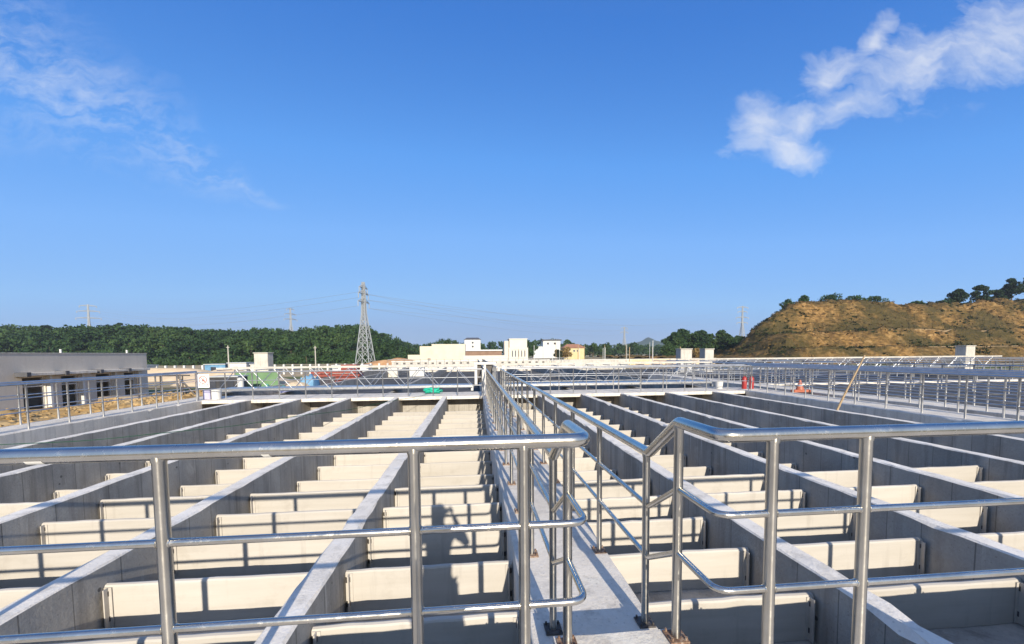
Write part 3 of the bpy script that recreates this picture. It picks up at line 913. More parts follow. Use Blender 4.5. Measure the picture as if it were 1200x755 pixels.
for a, c_ in doors:
    MB().bevbox(bx + .002, bx + .55, a - .12, c_ + .62, .88, 1.03, .01).build('canopy', M['top'], root, O)
    MB().bevbox(bx + .002, bx + .2, c_ + .06, c_ + .20, -1.2, .878, .01).build('fin', M['white'], root, O)
    MB().bevbox(bx + .002, bx + .6, a - .34, a - .125, .84, 1.07, .01).build('canopy_end', M['darkroof'], root, O)
    f = MB(); f.box(bx - .14, bx - .08, a + .003, a + .06, -1.18, zd - .003); f.box(bx - .14, bx - .08, c_ - .06, c_ - .003, -1.18, zd - .003); f.box(bx - .14, bx - .08, a + .061, c_ - .061, .25, .32)
    f.build('door_frame', M['white'], root, O)
for y, lab in ((25.9, None), (30.4, None)):
    MB().tube([(bx - .5, y, bz - .1), (bx - .5, y, bz + .28)], .05, 8).build('vent_pipe', M['white'], root, O, 40)

# ------------------------------------------------------------------ far buildings


def window(parent, x, y, z, w, h):
    f = MB(); f.box(x - w / 2 - .08, x + w / 2 + .08, y - .05, y - .003, z - h / 2 - .08, z - h / 2); f.box(x - w / 2 - .08, x + w / 2 + .08, y - .05, y - .003, z + h / 2, z + h / 2 + .08)
    f.box(x - w / 2 - .08, x - w / 2, y - .05, y - .003, z - h / 2, z + h / 2); f.box(x + w / 2, x + w / 2 + .08, y - .05, y - .003, z - h / 2, z + h / 2)
    fo = f.build('window', M['white'], parent, WORLD[parent.name])
    MB().box(x - w / 2, x + w / 2, y - .03, y - .004, z - h / 2, z + h / 2).build('pane', M['glass'], fo, WORLD[parent.name])


root = empty('stepped_building', (-14, 150, -1.2)); tag(root, 'long windowless cream building with a stepped roofline', 'building'); O = WORLD[root.name]
MB().box(-24.4, -20.05, 150, 158, -1.2, 1.8).build('low_wing', M['cream'], root, O)
MB().box(-20.04, -15.7, 150, 160, -1.2, 4.9).build('middle_wing', M['cream'], root, O)
MB().box(-15.69, -3.5, 150, 160, -1.2, 5.45).build('main_block', M['cream'], root, O)
MB().box(-15.8, -3.4, 149.9, 160.1, 5.453, 5.65).build('coping', M['cream2'], root, O)
MB().box(-17.3, -16.2, 149.95, 149.997, -.4, .5).build('door', M['wood'], root, O)
for x in (-9.5, -8.3, -7.1):
    MB().box(x, x + .7, 149.95, 149.997, -1.0, -.3).build('vent', M['wood'], root, O)

root = empty('white_house', (-1.2, 250, -1.2)); tag(root, 'tall white house with a dark roof and a column of small windows', 'house'); O = WORLD[root.name]
MB().box(-6.1, 3.7, 250, 258, -1.2, 10.9).build('wall', M['white'], root, O)
mb = MB(); mb.add([(-6.5, 249.6, 10.91), (4.1, 249.6, 10.91), (4.1, 258.4, 10.91), (-6.5, 258.4, 10.91), (-4.6, 254, 12.3), (2.4, 254, 12.3)], [(0, 1, 5, 4), (1, 2, 5), (2, 3, 4, 5), (3, 0, 4), (3, 2, 1, 0)]); mb.build('roof', M['darkroof'], root, O)
for z in (9.0, 6.6, 4.2): window(root, -1.1, 250, z, 1.1, 1.1)

root = empty('ivory_tower', (15.4, 140, -1.2)); tag(root, 'square ivory tower block with tall narrow window slots', 'building'); O = WORLD[root.name]
MB().box(12.2, 18.4, 140, 147, 4.01, 7.0).build('upper_storey', M['cream2'], root, O)
MB().box(12.0, 18.75, 140, 147, -1.2, 4.0).build('lower_storey', M['cream2'], root, O)
MB().box(12.0, 18.6, 139.8, 147.2, 7.003, 7.2).build('coping', M['white'], root, O)
MB().box(12.9, 18.2, 139.9, 139.997, 3.3, 3.6).build('ledge', M['grey'], root, O)
for x in (13.0, 14.1, 15.2, 16.3, 17.4):
    window(root, x + .2, 140, 1.9, .35, 2.2)
MB().box(10.5, 11.98, 141, 147, -1.2, 6.4).build('stair_shaft', M['grey'], root, O)

root = empty('grey_roofed_house', (50, 260, -1.2)); tag(root, 'white house with a flat grey roof half hidden by trees', 'house'); O = WORLD[root.name]
MB().box(44.8, 56.2, 260, 268, -1.2, 10.3).build('wall', M['white'], root, O)
MB().box(44, 57, 259.4, 268.5, 10.303, 11.1).build('roof', M['darkroof'], root, O)
for x in (48, 52.5): window(root, x, 260, 8.4, 1.3, 1.3)
MB().box(38.5, 44.7, 261, 267, -1.2, 6.5).build('side_wing', M['galv'], root, O)

root = empty('yellow_house', (50.5, 200, -1.2)); tag(root, 'low yellow house with a brown hipped roof', 'house'); O = WORLD[root.name]
MB().box(45.2, 55.8, 200, 207, -1.2, 4.6).build('wall', M['yellow'], root, O)
mb = MB(); mb.add([(44.6, 199.4, 4.61), (56.4, 199.4, 4.61), (56.4, 207.6, 4.61), (44.6, 207.6, 4.61), (47.4, 203.5, 6.6), (53.5, 203.5, 6.6)], [(0, 1, 5, 4), (1, 2, 5), (2, 3, 4, 5), (3, 0, 4), (3, 2, 1, 0)]); mb.build('roof', M['redroof'], root, O)
for x in (47.6, 50.4, 52.2): window(root, x, 200, 3.1, .9, .9)

# low pale works walls and the brown shed behind them
for x0, x1, y, z, m, lab in [(-3.3, 9.9, 120, 1.3, 'cream2', 'low ivory works wall between the cream building and the tower'), (-12.3, 11.5, 61, .78, 'pale', 'low pale wall with small slots at the end of the far basin'),
                             (18, 38, 95, .1, 'cream', 'low cream wall under the yellow house'), (38, 62, 98, .15, 'sand', 'low tan wall under the distant trees on the right'),
                             (12, 24, 62, .7, 'pale', 'low pale wall end beyond the far right basin')]:
    root = empty('works_wall', ((x0 + x1) / 2, y, -1.2)); tag(root, lab, 'wall', 'low walls beyond the far basins')
    MB().box(x0, x1, y, y + .4, -1.2, z).build('wall', M[m], root, WORLD[root.name])
    MB().box(x0 - .05, x1 + .05, y - .06, y + .46, z + .002, z + .12).build('coping', M['white'], root, WORLD[root.name])
    if y == 61:
        for k in range(22):
            xx = x0 + .6 + k * 1.05
            MB().box(xx, xx + .35, y - .03, y - .003, z - .4, z - .15).build('slot', M['darkmetal'], root, WORLD[root.name])
root = empty('brown_shed', (3, 170, -1.2)); tag(root, 'long low brown shed with a pale roof behind the tower', 'shed')
MB().box(-4, 11.5, 170, 176, -1.2, 3.2).build('wall', plain('brown_wall', (.17, .10, .06), (.24, .15, .1), .5), root, WORLD[root.name])
MB().box(-4.3, 11.8, 169.5, 176.5, 3.203, 3.7).build('roof', M['galv'], root, WORLD[root.name])

# thin upright rods on the unfinished works
src = None
k = 0
for x in [14.5, 16.2, 18.0, 19.4, 21.0, 23.4, 24.6, 26.2, 27.5, 29.4, 30.8, 32.6, 34.0, 36.2, 37.9, 39.5, 11.8, 9.2]:
    y = 74 + (k % 3) * 5
    h = random.choice([2.4, 3.0, 3.6])
    o = MB().tube([(x, y, -1.2), (x, y, -1.2 + h + 1.7)], .045 if k % 3 else .075, 6).build('scaffold_pole', M['bamboo'] if k % 2 else M['galv'], None, (x, y, -1.2), 40)
    tag(o, 'thin upright pole on the unfinished works beyond the far right basin', 'pole', 'thin upright poles on the unfinished works')
    k += 1


# ------------------------------------------------------------------ pylons
def bar(mb, a, b_, r):
    mb.tube([a, b_], r, 4, cap=False)


def pylon(lab, x, y, zb, zt, wb, rot, arms, r=.14, waist=.62, wt=1.1):
    H = zt - zb
    root = empty('lattice_pylon', (x, y, zb)); tag(root, lab, 'pylon', 'power line pylons')
    cr, sr = math.cos(rot), math.sin(rot)

    def P(u, v, z): return (x + u * cr - v * sr, y + u * sr + v * cr, zb + z)

    def w(s):
        return wb / 2 + (wt / 2 - wb / 2) * min(1, s / waist) if s < waist else wt / 2 * (1 - .5 * (s - waist) / (1 - waist))
    cor = [(-1, -1), (1, -1), (1, 1), (-1, 1)]
    for a, c_ in cor:
        mb = MB()
        pts = [P(a * w(s), c_ * w(s), s * H) for s in (0, waist, 1)]
        mb.tube(pts, r, 4); mb.build('leg', M['farsteel'], root, WORLD[root.name])
    mb = MB(); s = 0.0; lev = [0]
    while s < .97:
        s += max(.035, w(s) * 1.9 / H); lev.append(min(s, 1))
    for s0, s1 in zip(lev, lev[1:]):
        for k in range(4):
            a, c_ = cor[k], cor[(k + 1) % 4]
            bar(mb, P(a[0] * w(s0), a[1] * w(s0), s0 * H), P(c_[0] * w(s1), c_[1] * w(s1), s1 * H), r * .62)
            bar(mb, P(c_[0] * w(s0), c_[1] * w(s0), s0 * H), P(a[0] * w(s1), a[1] * w(s1), s1 * H), r * .62)
            bar(mb, P(a[0] * w(s1), a[1] * w(s1), s1 * H), P(c_[0] * w(s1), c_[1] * w(s1), s1 * H), r * .55)
    mb.build('bracing', M['farsteel'], root, WORLD[root.name])
    tips = []
    for s, L in arms:
        mb = MB(); ww = w(s)
        for sg in (-1, 1):
            tip = P(sg * L, 0, s * H)
            for v in (-ww, ww):
                bar(mb, P(sg * ww, v, s * H), tip, r * .7); bar(mb, P(sg * ww, v, s * H + 1.0), tip, r * .6)
            mb.tube([tip, (tip[0], tip[1], tip[2] - 1.6)], r * .9, 5)
            tips.append((tip[0], tip[1], tip[2] - 1.6))
        mb.build('cross_arm', M['farsteel'], root, WORLD[root.name])
    return tips


A = pylon('tall pale lattice pylon standing before the wooded hill', -34.3, 130, -1.2, 24.6, 4.5, R(78), [(.86, 3.2), (.76, 3.6), (.93, 2.6)], r=.15)
B = pylon('far lattice pylon above the wooded hill at the left', -366, 420, 6, 52.5, 8, R(20), [(.86, 8), (.72, 9), (.97, 6)], r=.36)
C = pylon('faint far lattice pylon above the wooded hill, left of the tall pylon', -182, 420, 6, 49.5, 7, R(60), [(.86, 6), (.74, 7), (.97, 4)], r=.30)
D = pylon('far lattice pylon with four arms beside the cut hill', 295.5, 420, 4, 52.3, 7, R(8), [(.97, 7), (.87, 6), (.74, 8), (.62, 7)], r=.36)
E_ = pylon('faint distant lattice pylon above the far trees near the blue mountain', 161, 420, 0, 30, 5, R(20), [(.95, 4), (.8, 5)], r=.25)


def cable(a, b_, sag, lab, r=.07):
    a, b_ = Vector(a), Vector(b_)
    pts = [a.lerp(b_, t) - Vector((0, 0, sag * 4 * t * (1 - t))) for t in np.linspace(0, 1, 22)]
    tag(MB().tube(pts, r, 4).build('power_cable', M['cable'], None, a), lab, 'cable', 'power cables strung between pylons')


lv = ['topmost', 'middle', 'lowest']
order = sorted(range(3), key=lambda i: -A[2 * i][2])
for q, i in enumerate(order):
    cable(B[2 * (i % 3) + 1], A[2 * i], 6, '%s power cable from the far left pylon to the tall pylon' % lv[q], .032)
    cable(A[2 * i + 1], E_[(2 * i + 1) % 4], 5, '%s power cable from the tall pylon to the faint distant pylon' % lv[q], .032)
    cable(A[2 * i + 1], D[(2 * i)], 9, '%s power cable from the tall pylon to the four armed pylon' % lv[q], .032)
    cable(B[2 * i], C[2 * i], 10, '%s power cable between the two far pylons on the left' % lv[q], .05)


# ------------------------------------------------------------------ hills
def grid(x0, x1, nx, y0, y1, ny, fz):
    vs = []
    for j in range(ny + 1):
        for i in range(nx + 1):
            x, y = x0 + (x1 - x0) * i / nx, y0 + (y1 - y0) * j / ny
            p = fz(x, y)
            vs.append(p if isinstance(p, tuple) else (x, y, p))
    fs = [(j * (nx + 1) + i, j * (nx + 1) + i + 1, (j + 1) * (nx + 1) + i + 1, (j + 1) * (nx + 1) + i) for j in range(ny) for i in range(nx)]
    return MB().add(vs, fs)


def interp(x, pts):
    return float(np.interp(x, [p[0] for p in pts], [p[1] for p in pts]))


def sm(a, b_, x):
    t = min(1, max(0, (x - a) / (b_ - a))); return t * t * (3 - 2 * t)


PROF = [(-330, 17), (-231, 17.8), (-216, 18.2), (-205, 15.2), (-181, 18.6), (-154, 16.8), (-129, 15), (-100, 15.8), (-87, 14.4), (-78, 17), (-70, 17.9), (-59, 17.4), (-50, 13.8), (-43, 10.5), (-30, 7.5), (-18, 3), (0, 0)]


def hill_left(x, y):
    t = sm(150, 220, y) * (1 - .5 * sm(240, 330, y))
    return -1.6 + max(0, interp(x, PROF) - 5.0) * t + .7 * mnoise.noise((x * .05, y * .05, 0)) * t


tag(grid(-340, 10, 120, 140, 340, 50, hill_left).build('hill', M['woodsoil'], None, (0, 0, 0), 60), kind='structure')

# cut hill on the right with benches
HP = [(70, -1.2), (77, -.5), (82, 1.2), (88.9, 7.5), (97.4, 13.0), (103, 15.8), (115, 16.7), (125, 16.6), (138, 14.5), (150, 14.8), (160, 15.6), (185, 16.9), (230, 19), (300, 20)]


def hill_right(x, y):
    top = interp(x * 120 / max(y, 112) + 2.2 * mnoise.noise((y * .08, 3.1, 0)), HP) + 1.2
    lean = (2.4 * mnoise.noise((x * .035, 0, 7)) + 1.2 * mnoise.noise((x * .11, 2, 7))) * (1 - .75 * sm(118, 140, x))
    d = y + lean
    z = 0
    z += 3.8 * sm(85, 88.5, d)                    # first bench
    z += (4.6 + 1.2 * mnoise.noise((x * .03, 4, 1))) * sm(94.5, 99, d)   # second bench
    z += 12 * sm(105.5, 119, d)
    zz = -1.2 + min(z, top + .35 * (z - top) if z > top else z)
    zz = min(zz, top)
    n = .95 * mnoise.fractal((x * .16, y * .16, zz * .2), .7, 2.2, 5)
    gully = (1.7 + 1.1 * sm(118, 140, x)) * mnoise.noise(((x + zz * 1.5) * .36, 0, 2)) * (1 if zz > 1 else 0) * sm(86, 104, d)
    flat = 1 - .85 * max(sm(88, 89.5, d) * (1 - sm(93, 94.5, d)), sm(98.5, 100, d) * (1 - sm(104.5, 106, d)))
    return zz + n * flat * (1 if zz > -.8 else .25) + gully * .7 * flat


tag(grid(62, 300, 340, 78, 200, 170, hill_right).build('hill', M['hillsoil'], None, (0, 0, 0)), kind='structure')


for y0_, w_, lab in ((89.6, .45, 'thin pale drain edge along the lower terrace of the cut hill'), (99.8, .5, 'thin pale drain edge along the upper terrace of the cut hill')):
    mb = MB(); xs_ = np.linspace(112, 290, 90)
    for x in xs_:
        z = hill_right(x, y0_)
        mb.v += [(x, y0_ - w_ / 2, z - .3), (x, y0_ - w_ / 2, z + .14), (x, y0_ + w_ / 2, z + .14), (x, y0_ + w_ / 2, z - .3)]
    for i in range(len(xs_) - 1):
        for q in range(3):
            a = i * 4 + q
            mb.f.append((a, a + 4, a + 5, a + 1))
    tag(mb.build('drain_edge', plain('drain_tan', (.20, .14, .075), (.30, .22, .13), 1, .95), None, (200, y0_, 0)), lab, 'drain edge', 'drain edges on the cut hill terraces')


def mountain(x, y):
    t = max(0, 1 - abs(y - 1500) / 260)
    base = interp(x, [(450, 0), (552, 30), (585, 38), (620, 44), (645, 49), (662, 60), (672, 63), (690, 53), (723, 45), (751, 34), (830, 22), (950, 0)])
    return -1.5 + base * t + 2 * mnoise.noise((x * .02, y * .02, 0)) * t


tag(grid(430, 970, 110, 1240, 1760, 20, mountain).build('mountain', M['mountain'], None, (0, 0, 0), 60), kind='structure')


# ------------------------------------------------------------------ foliage
def leaves(centres, radii, per, size, squash=.8):
    """many small leaf clump faces spread in uneven lobes; returns an MB"""
    V, Fc = [], []
    base = 0
    for (c, r) in zip(centres, radii):
        n = per
        d = rng.normal(size=(n, 3)); d /= np.linalg.norm(d, axis=1, keepdims=True)
        rad = rng.uniform(.35, 1.08, size=(n, 1)) ** .6
        P = d * rad * np.array(r)
        P[:, 2] *= squash
        P += np.array(c)
        a = rng.normal(size=(n, 3)); a /= np.linalg.norm(a, axis=1, keepdims=True)
        bb = np.cross(a, rng.normal(size=(n, 3))); bb /= np.linalg.norm(bb, axis=1, keepdims=True)
        s = size * rng.uniform(.55, 1.35, size=(n, 1))
        a *= s; bb *= s * rng.uniform(.5, .9, size=(n, 1))
        q = np.stack([P - a, P - bb * .8, P + a, P + bb], axis=1).reshape(-1, 3)
        V.append(q)
        Fc.append(np.arange(n * 4).reshape(n, 4) + base)
        base += n * 4
    return np.concatenate(V), np.concatenate(Fc)


def leaf_mesh(name, VF, mat, parent=None, origin=(0, 0, 0)):
    V, Fc = VF
    me = bpy.data.meshes.new(name)
    me.from_pydata((V - np.array(origin)).tolist(), [], Fc.tolist())
    me.materials.append(mat)
    return link(name, me, parent, origin)


def crown_lobes(x, y, z0, h, r, n=7, conical=False):
    cs, rs = [], []
    for i in range(n):
        t = random.random()
        a = random.uniform(0, 6.28)
        k = (1 - t * .85) if conical else math.sin(math.pi * (.18 + .74 * t))
        d = r * k * random.uniform(.25, .8)
        s = r * random.uniform(.34, .58) * (.6 + .5 * k) * (1 if n < 20 else .72)
        cs.append((x + d * math.cos(a), y + d * math.sin(a), z0 + h * (.12 + .82 * t))); rs.append((s, s, s * (.6 if conical else .85)))
    return cs, rs


def tree(label, x, y, zb, h, r, mat='leaf', trunk=.25, leaf=.34, per=170, n=9, name='broadleaf_tree', cat='tree', group=None, conical=False):
    root = empty(name, (x, y, zb)); tag(root, label, cat, group)
    mb = MB(); tr = max(.05, h * .022)
    top = h * .75
    pts = [(x + .25 * tr * math.sin(2 * t) * 3, y, zb - .3 + (top + .3) * t) for t in np.linspace(0, 1, 6)]
    mb.tube(pts, [tr * (1.25 - t) for t in np.linspace(0, 1, 6)], 7)
    for i in range(5):
        a = random.uniform(0, 6.28); t = random.uniform(trunk, .75)
        p = (x, y, zb + top * t)
        mb.tube([p, (x + r * .35 * math.cos(a), y + r * .35 * math.sin(a), zb + top * t + h * .10), (x + r * .7 * math.cos(a), y + r * .7 * math.sin(a), zb + top * t + h * .16)], [tr * .5, tr * .32, tr * .12], 5)
    mb.build('trunk', M['trunk'], root, WORLD[root.name])
    cs, rs = crown_lobes(x, y, zb + h * trunk, h * (1 - trunk), r, n, conical)
    leaf_mesh('crown', leaves(cs, rs, per, leaf), M[mat], root, WORLD[root.name])
    return root


# wooded hill on the left: one mass
cs, rs, cs2, rs2, cs3, rs3 = [], [], [], [], [], []
tr_mb = MB()
for k in range(2300):
    x = random.uniform(-330, -32)
    y = random.choice([random.uniform(158, 226), random.uniform(158, 226), random.uniform(205, 232)])
    z = hill_left(x, y)
    h = random.uniform(3.2, 7.2) * (1 + .45 * mnoise.noise((x * .07, y * .05, 4)))
    if hill_left(x, 222) < 2.5: h *= .6
    if y > 200: h = min(h, 6.8)
    r = random.uniform(1.5, 2.9)
    if y < 178 and random.random() < .8:
        cs2.append((x, y, z + 1.2)); rs2.append((r * 1.1, r, 1.5)); continue
    for q in range(3):
        cs.append((x + random.gauss(0, .8), y + random.gauss(0, .8), z + h * (.25 + .28 * q + random.uniform(-.08, .08)))); rs.append((r * random.uniform(.6, 1), r * random.uniform(.6, 1), h * random.uniform(.22, .36)))
    if random.random() < .12:
        tr_mb.tube([(x, y, z - .3), (x + random.gauss(0, .2), y, z + h * .7)], [.16, .07], 4)
for k in range(420):
    x = random.uniform(-330, -34); y = random.uniform(148, 170); z = hill_left(x, y); r = random.uniform(1.2, 2.6)
    cs2.append((x, y, z + .9)); rs2.append((r * 1.3, r, 1.3))
tag(leaf_mesh('woodland', leaves(cs, rs, 34, .62), M['leaf']), kind='stuff')
tag(leaf_mesh('undergrowth', leaves(cs2, rs2, 40, .5), M['leaf2']), kind='stuff')
tag(tr_mb.build('woodland_trunks', M['trunk']), kind='stuff')
# taller trees on the crest
for k, (x, h, lab) in enumerate([(-214, 9, 'broad dark tree on the wooded crest at the far left'), (-181, 9.5, 'rounded dark tree on the wooded crest behind the left pylon'), (-150, 7.5, 'dark tree on the middle of the wooded crest'),
                                 (-78.5, 8.5, 'dark conifer on the crest, left of the tall pylon'), (-73.5, 8.8, 'dark conifer on the crest, right beside another left of the pylon'), (-67, 8.6, 'dark conifer on the crest, third left of the tall pylon'),
                                 (-60.5, 8.8, 'dark conifer on the crest just behind the tall pylon'), (-56, 7.6, 'dark conifer on the crest right of the tall pylon')]):
    z = hill_left(x, 224)
    tree(lab, x, 224, z, interp(x, PROF) - z + .6, 2.7, 'leafpine', per=120, n=9, leaf=.5, name='crest_tree', group='taller trees on the wooded crest', conical=(k > 2))

# distant woods
cs, rs = [], []
RID = [(-75, 9), (-45, 11.5), (-33, 9.5), (-22, 16), (-12, 12), (8, 10.5), (30, 13), (48, 12.5), (60, 14.5), (75, 9), (95, 9.5), (120, 9.5), (140, 8), (170, 9), (200, 8), (260, 8)]
for k in range(900):
    x = random.uniform(-70, 260); y = random.uniform(285, 330)
    top = interp(x * 300 / y, RID) + random.uniform(-2.6, .2)
    z = random.uniform(.1, 1) ** .7 * top
    s = random.uniform(1.6, 3.2)
    cs.append((x, y, z - s * .4)); rs.append((s * 1.1, s, s))
tag(leaf_mesh('distant_wood', leaves(cs, rs, 34, .75), M['leaf']), kind='stuff')
cs, rs = [], []
for k in range(700):
    x = random.uniform(60, 560); y = random.uniform(640, 700)
    s = random.uniform(3, 6)
    cs.append((x, y, random.uniform(0, 12))); rs.append((s * 1.3, s, s))
tag(leaf_mesh('distant_wood', leaves(cs, rs, 26, 1.6), M['leaf']), kind='stuff')

for x, y, h, r, m, lab in [(-12.6, 196, 9.6, 3.8, 'leaf', 'tall dark tree behind the stepped cream building'), (-18.0, 200, 7.4, 3.4, 'leaf', 'rounded tree behind the left end of the stepped cream building'),
                           (-24.5, 205, 6.0, 3.4, 'leaf', 'low dark tree left of the stepped cream building'), (25.5, 196, 9.0, 3.6, 'leaf', 'dark tree just right of the ivory tower'), (30.0, 205, 8.6, 3.4, 'leaf', 'second dark tree right of the ivory tower'),
                           (44.6, 190, 6.2, 3.2, 'leafbrown', 'olive brown bush in front of the grey roofed house'), (39.6, 188, 4.6, 2.6, 'scrub', 'low olive bush left of the yellow house'),
                           (52.5, 222, 10.5, 4.3, 'leaf', 'broad dark tree behind the yellow house'), (58.8, 224, 8.2, 3.4, 'leaf', 'dark tree right of the yellow house roof'), (68, 226, 8.6, 3.6, 'leaf', 'dark tree right of the yellow house, farther out'),
                           (76, 228, 8.2, 3.6, 'leaf', 'dark rounded tree between the yellow house and the big thicket')]:
    tree(lab, x, y, -1.2, h, r, m, .08, .42, 170, 9, group='trees among the distant houses')
for x, y, h, r, m, lab in [(82.5, 160, 10.2, 4.2, 'leaf', 'leftmost dark tree of the thicket beside the cut hill'), (88, 163, 12.2, 4.3, 'leaf', 'tallest tree of the thicket beside the cut hill'), (93.8, 160, 11.4, 4.2, 'leaf', 'bushy tree in the middle of the thicket'),
                           (99, 164, 10.8, 4.0, 'leaf2', 'lighter green tree in the middle of the thicket'), (104.5, 161, 11.4, 4.0, 'leaf', 'dark tree right of the lighter one in the thicket'), (109.8, 163, 9.0, 3.6, 'leaf', 'smaller tree at the right end of the thicket'),
                           (115.5, 166, 9.2, 3.4, 'leaf', 'tree where the thicket meets the cut hill'), (79.0, 157, 6.0, 3.2, 'leaf2', 'low bush at the left foot of the thicket')]:
    tree(lab, x, y, -1.2, h * 1.08, r * 1.25, m, .0, .40, 170, 46, group='trees of the thicket beside the cut hill')
for x, y, h, r, lab in [(76, 132, 4.6, 2.7, 'ochre bush between the two pale concrete shafts'), (82.5, 128, 3.6, 2.2, 'small ochre bush at the left foot of the cut hill')]:
    tree(lab, x, y, -1.2, h, r, 'leafbrown', .03, .3, 240, 8, name='bush', cat='bush', group='ochre bushes by the concrete shafts')
# trees and shrubs on the cut hill crest
for x, h, r, lab in [(163, 6.3, 2.6, 'dark pine at the left of the hilltop group'), (171, 6.8, 2.9, 'dark pine in the middle of the hilltop group'), (177.5, 5.4, 2.5, 'low dark pine right of the middle of the hilltop group'), (183.5, 9.2, 3.0, 'tallest dark pine at the right edge of the picture'), (191, 9, 3.0, 'dark pine beyond the right edge group')]:
    y = 122
    z = hill_right(x, y)
    tree(lab, x, y, z, h, r, 'leafpine', .18, .30, 230, 12, name='pine_tree', group='pines on top of the cut hill')
for x, h, r, lab in [(100.5, 3.4, 2.4, 'dark shrub at the left crest of the cut hill'), (106, 2.2, 2.4, 'low shrub on the left crest of the cut hill'), (116, 1.6, 3.4, 'flat shrub along the crest of the cut hill'), (124, 1.7, 3.0, 'second flat shrub along the crest of the cut hill'),
                     (131, 2.8, 3.2, 'bright shrub right of the crest dip'), (135.5, 1.8, 2.4, 'low bright shrub in the crest dip'), (147, 2.0, 2.0, 'lone small shrub in the dip of the crest'), (156.5, 2.2, 2.2, 'low dark shrub left of the hilltop pines')]:
    y = 121
    z = hill_right(x, y) - .5
    tree(lab, x, y, z, h + .5, r, 'leaf' if 'dark' in lab else 'leaf2', .02, .26, 110, 8, name='shrub', cat='shrub', group='shrubs on the crest of the cut hill')
# grass and scrub on the cut face
cs, rs, c2, r2 = [], [], [], []
for k in range(3000):
    x, y = random.uniform(72, 215), random.uniform(82, 124)
    z = hill_right(x, y)
    if z < -.9: continue
    m = mnoise.noise((x * .07, y * .09, 9))
    s = random.uniform(.25, .7)
    if m > .08 and random.random() < .8: c2.append((x, y, z + .15)); r2.append((s * 1.5, s, s * .6))
    elif random.random() < .6: cs.append((x, y, z + .1)); rs.append((s * 1.4, s, s * .5))
tag(leaf_mesh('dry_grass', leaves(cs, rs, 9, .24), M['drygrass']), kind='stuff')
tag(leaf_mesh('scrub', leaves(c2, r2, 12, .26), M['scrub']), kind='stuff')

# ------------------------------------------------------------------ the photographer, standing behind the camera on the deck
def skin_mesh(name, pts, edges, rads, mat, parent, root_i=0, sub=2):
    me = bpy.data.meshes.new(name)
    me.from_pydata([tuple(Vector(p) - WORLD[parent.name]) for p in pts], edges, [])
    me.materials.append(mat)
    ob = link(name, me, parent, WORLD[parent.name])
    md = ob.modifiers.new('Skin', 'SKIN'); md.use_smooth_shade = True; md.branch_smoothing = .6
    if not me.skin_vertices: me.skin_vertices.new()
    for i, r in enumerate(rads):
        me.skin_vertices[0].data[i].radius = (r, r) if isinstance(r, (int, float)) else r
    seen = set()                                     # one root per island
    adj = {i: [] for i in range(len(pts))}
    for a, b_ in edges: adj[a].append(b_); adj[b_].append(a)
    for st in [root_i] + list(range(len(pts))):
        if st in seen: continue
        me.skin_vertices[0].data[st].use_root = True
        stack = [st]
        while stack:
            q = stack.pop()
            if q in seen: continue
            seen.add(q); stack += adj[q]
    sd = ob.modifiers.new('Sub', 'SUBSURF'); sd.levels = sub; sd.render_levels = sub
    return ob


py = -.26
root = empty('person', (0, py, DZ))
tag(root, 'person in a dark shirt on the front deck, raising a phone at eye level', 'person')
hz = 1.87
pts = [(-.04, py, 1.22), (-.04, py + .01, 1.38), (-.02, py, 1.56), (-.01, py, 1.69), (-.01, py + .005, 1.76), (-.01, py + .01, 1.86), (-.01, py + .0, 1.95),   # pelvis spine neck head 0-6
       (-.19, py, 1.66), (-.27, py + .06, 1.45), (-.10, py + .18, 1.62),                     # left arm 7-9
       (.17, py, 1.66), (.30, py + .05, 1.46), (.155, py + .15, 1.76),                        # right arm 10-12
       (-.14, py, 1.16), (-.11, py + .01, .80), (-.12, py - .02, .30), (-.13, py + .12, .24),  # left leg 13-16
       (.07, py, 1.16), (.14, py + .01, .80), (.15, py - .02, .30), (.16, py + .12, .24)]
edges = [(0, 1), (1, 2), (2, 3), (3, 4), (4, 5), (5, 6), (2, 7), (7, 8), (8, 9), (2, 10), (10, 11), (11, 12), (0, 13), (13, 14), (14, 15), (15, 16), (0, 17), (17, 18), (18, 19), (19, 20)]
rads = [(.15, .11), (.14, .10), (.16, .10), .058, .07, .098, .07, .062, .045, .030, .062, .045, .030, .09, .06, .042, .04, .09, .06, .042, .04]
# fingers of both hands, curled round the phone
for hx, hy, hzz, sg in ((-.10, py + .18, 1.62, 1), (.155, py + .15, 1.76, -1)):
    for k in range(5):
        n = len(pts)
        dz = -.03 + .02 * k
        ln = (.045, .07, .075, .07, .055)[k]
        pts += [(hx, hy + .01, hzz + .02 + dz * .5), (hx + sg * ln * .6, hy + .045, hzz + .05 + dz), (hx + sg * ln, hy + .04, hzz + .055 + dz)]
        edges += [(n, n + 1), (n + 1, n + 2)]
        rads += [.011, .009, .008]
skin_mesh('body', pts, edges, rads, M['skin'], root)
tpts = [(-.04, py, 1.14), (-.04, py + .01, 1.38), (-.02, py, 1.56), (0, py, 1.64), (-.19, py, 1.655), (-.24, py + .03, 1.53), (.17, py, 1.655), (.25, py + .03, 1.54)]
skin_mesh('shirt', tpts, [(0, 1), (1, 2), (2, 3), (2, 4), (4, 5), (2, 6), (6, 7)], [(.172, .125), (.16, .115), (.178, .118), .075, .076, .066, .076, .066], M['cloth'], root)
tpts = [(-.04, py, 1.18), (-.14, py, 1.10), (-.11, py + .01, .80), (-.12, py - .02, .34), (.07, py, 1.10), (.14, py + .01, .80), (.15, py - .02, .34)]
skin_mesh('trousers', tpts, [(0, 1), (1, 2), (2, 3), (0, 4), (4, 5), (5, 6)], [(.165, .12), .105, .078, .062, .105, .078, .062], M['trouser'], root)
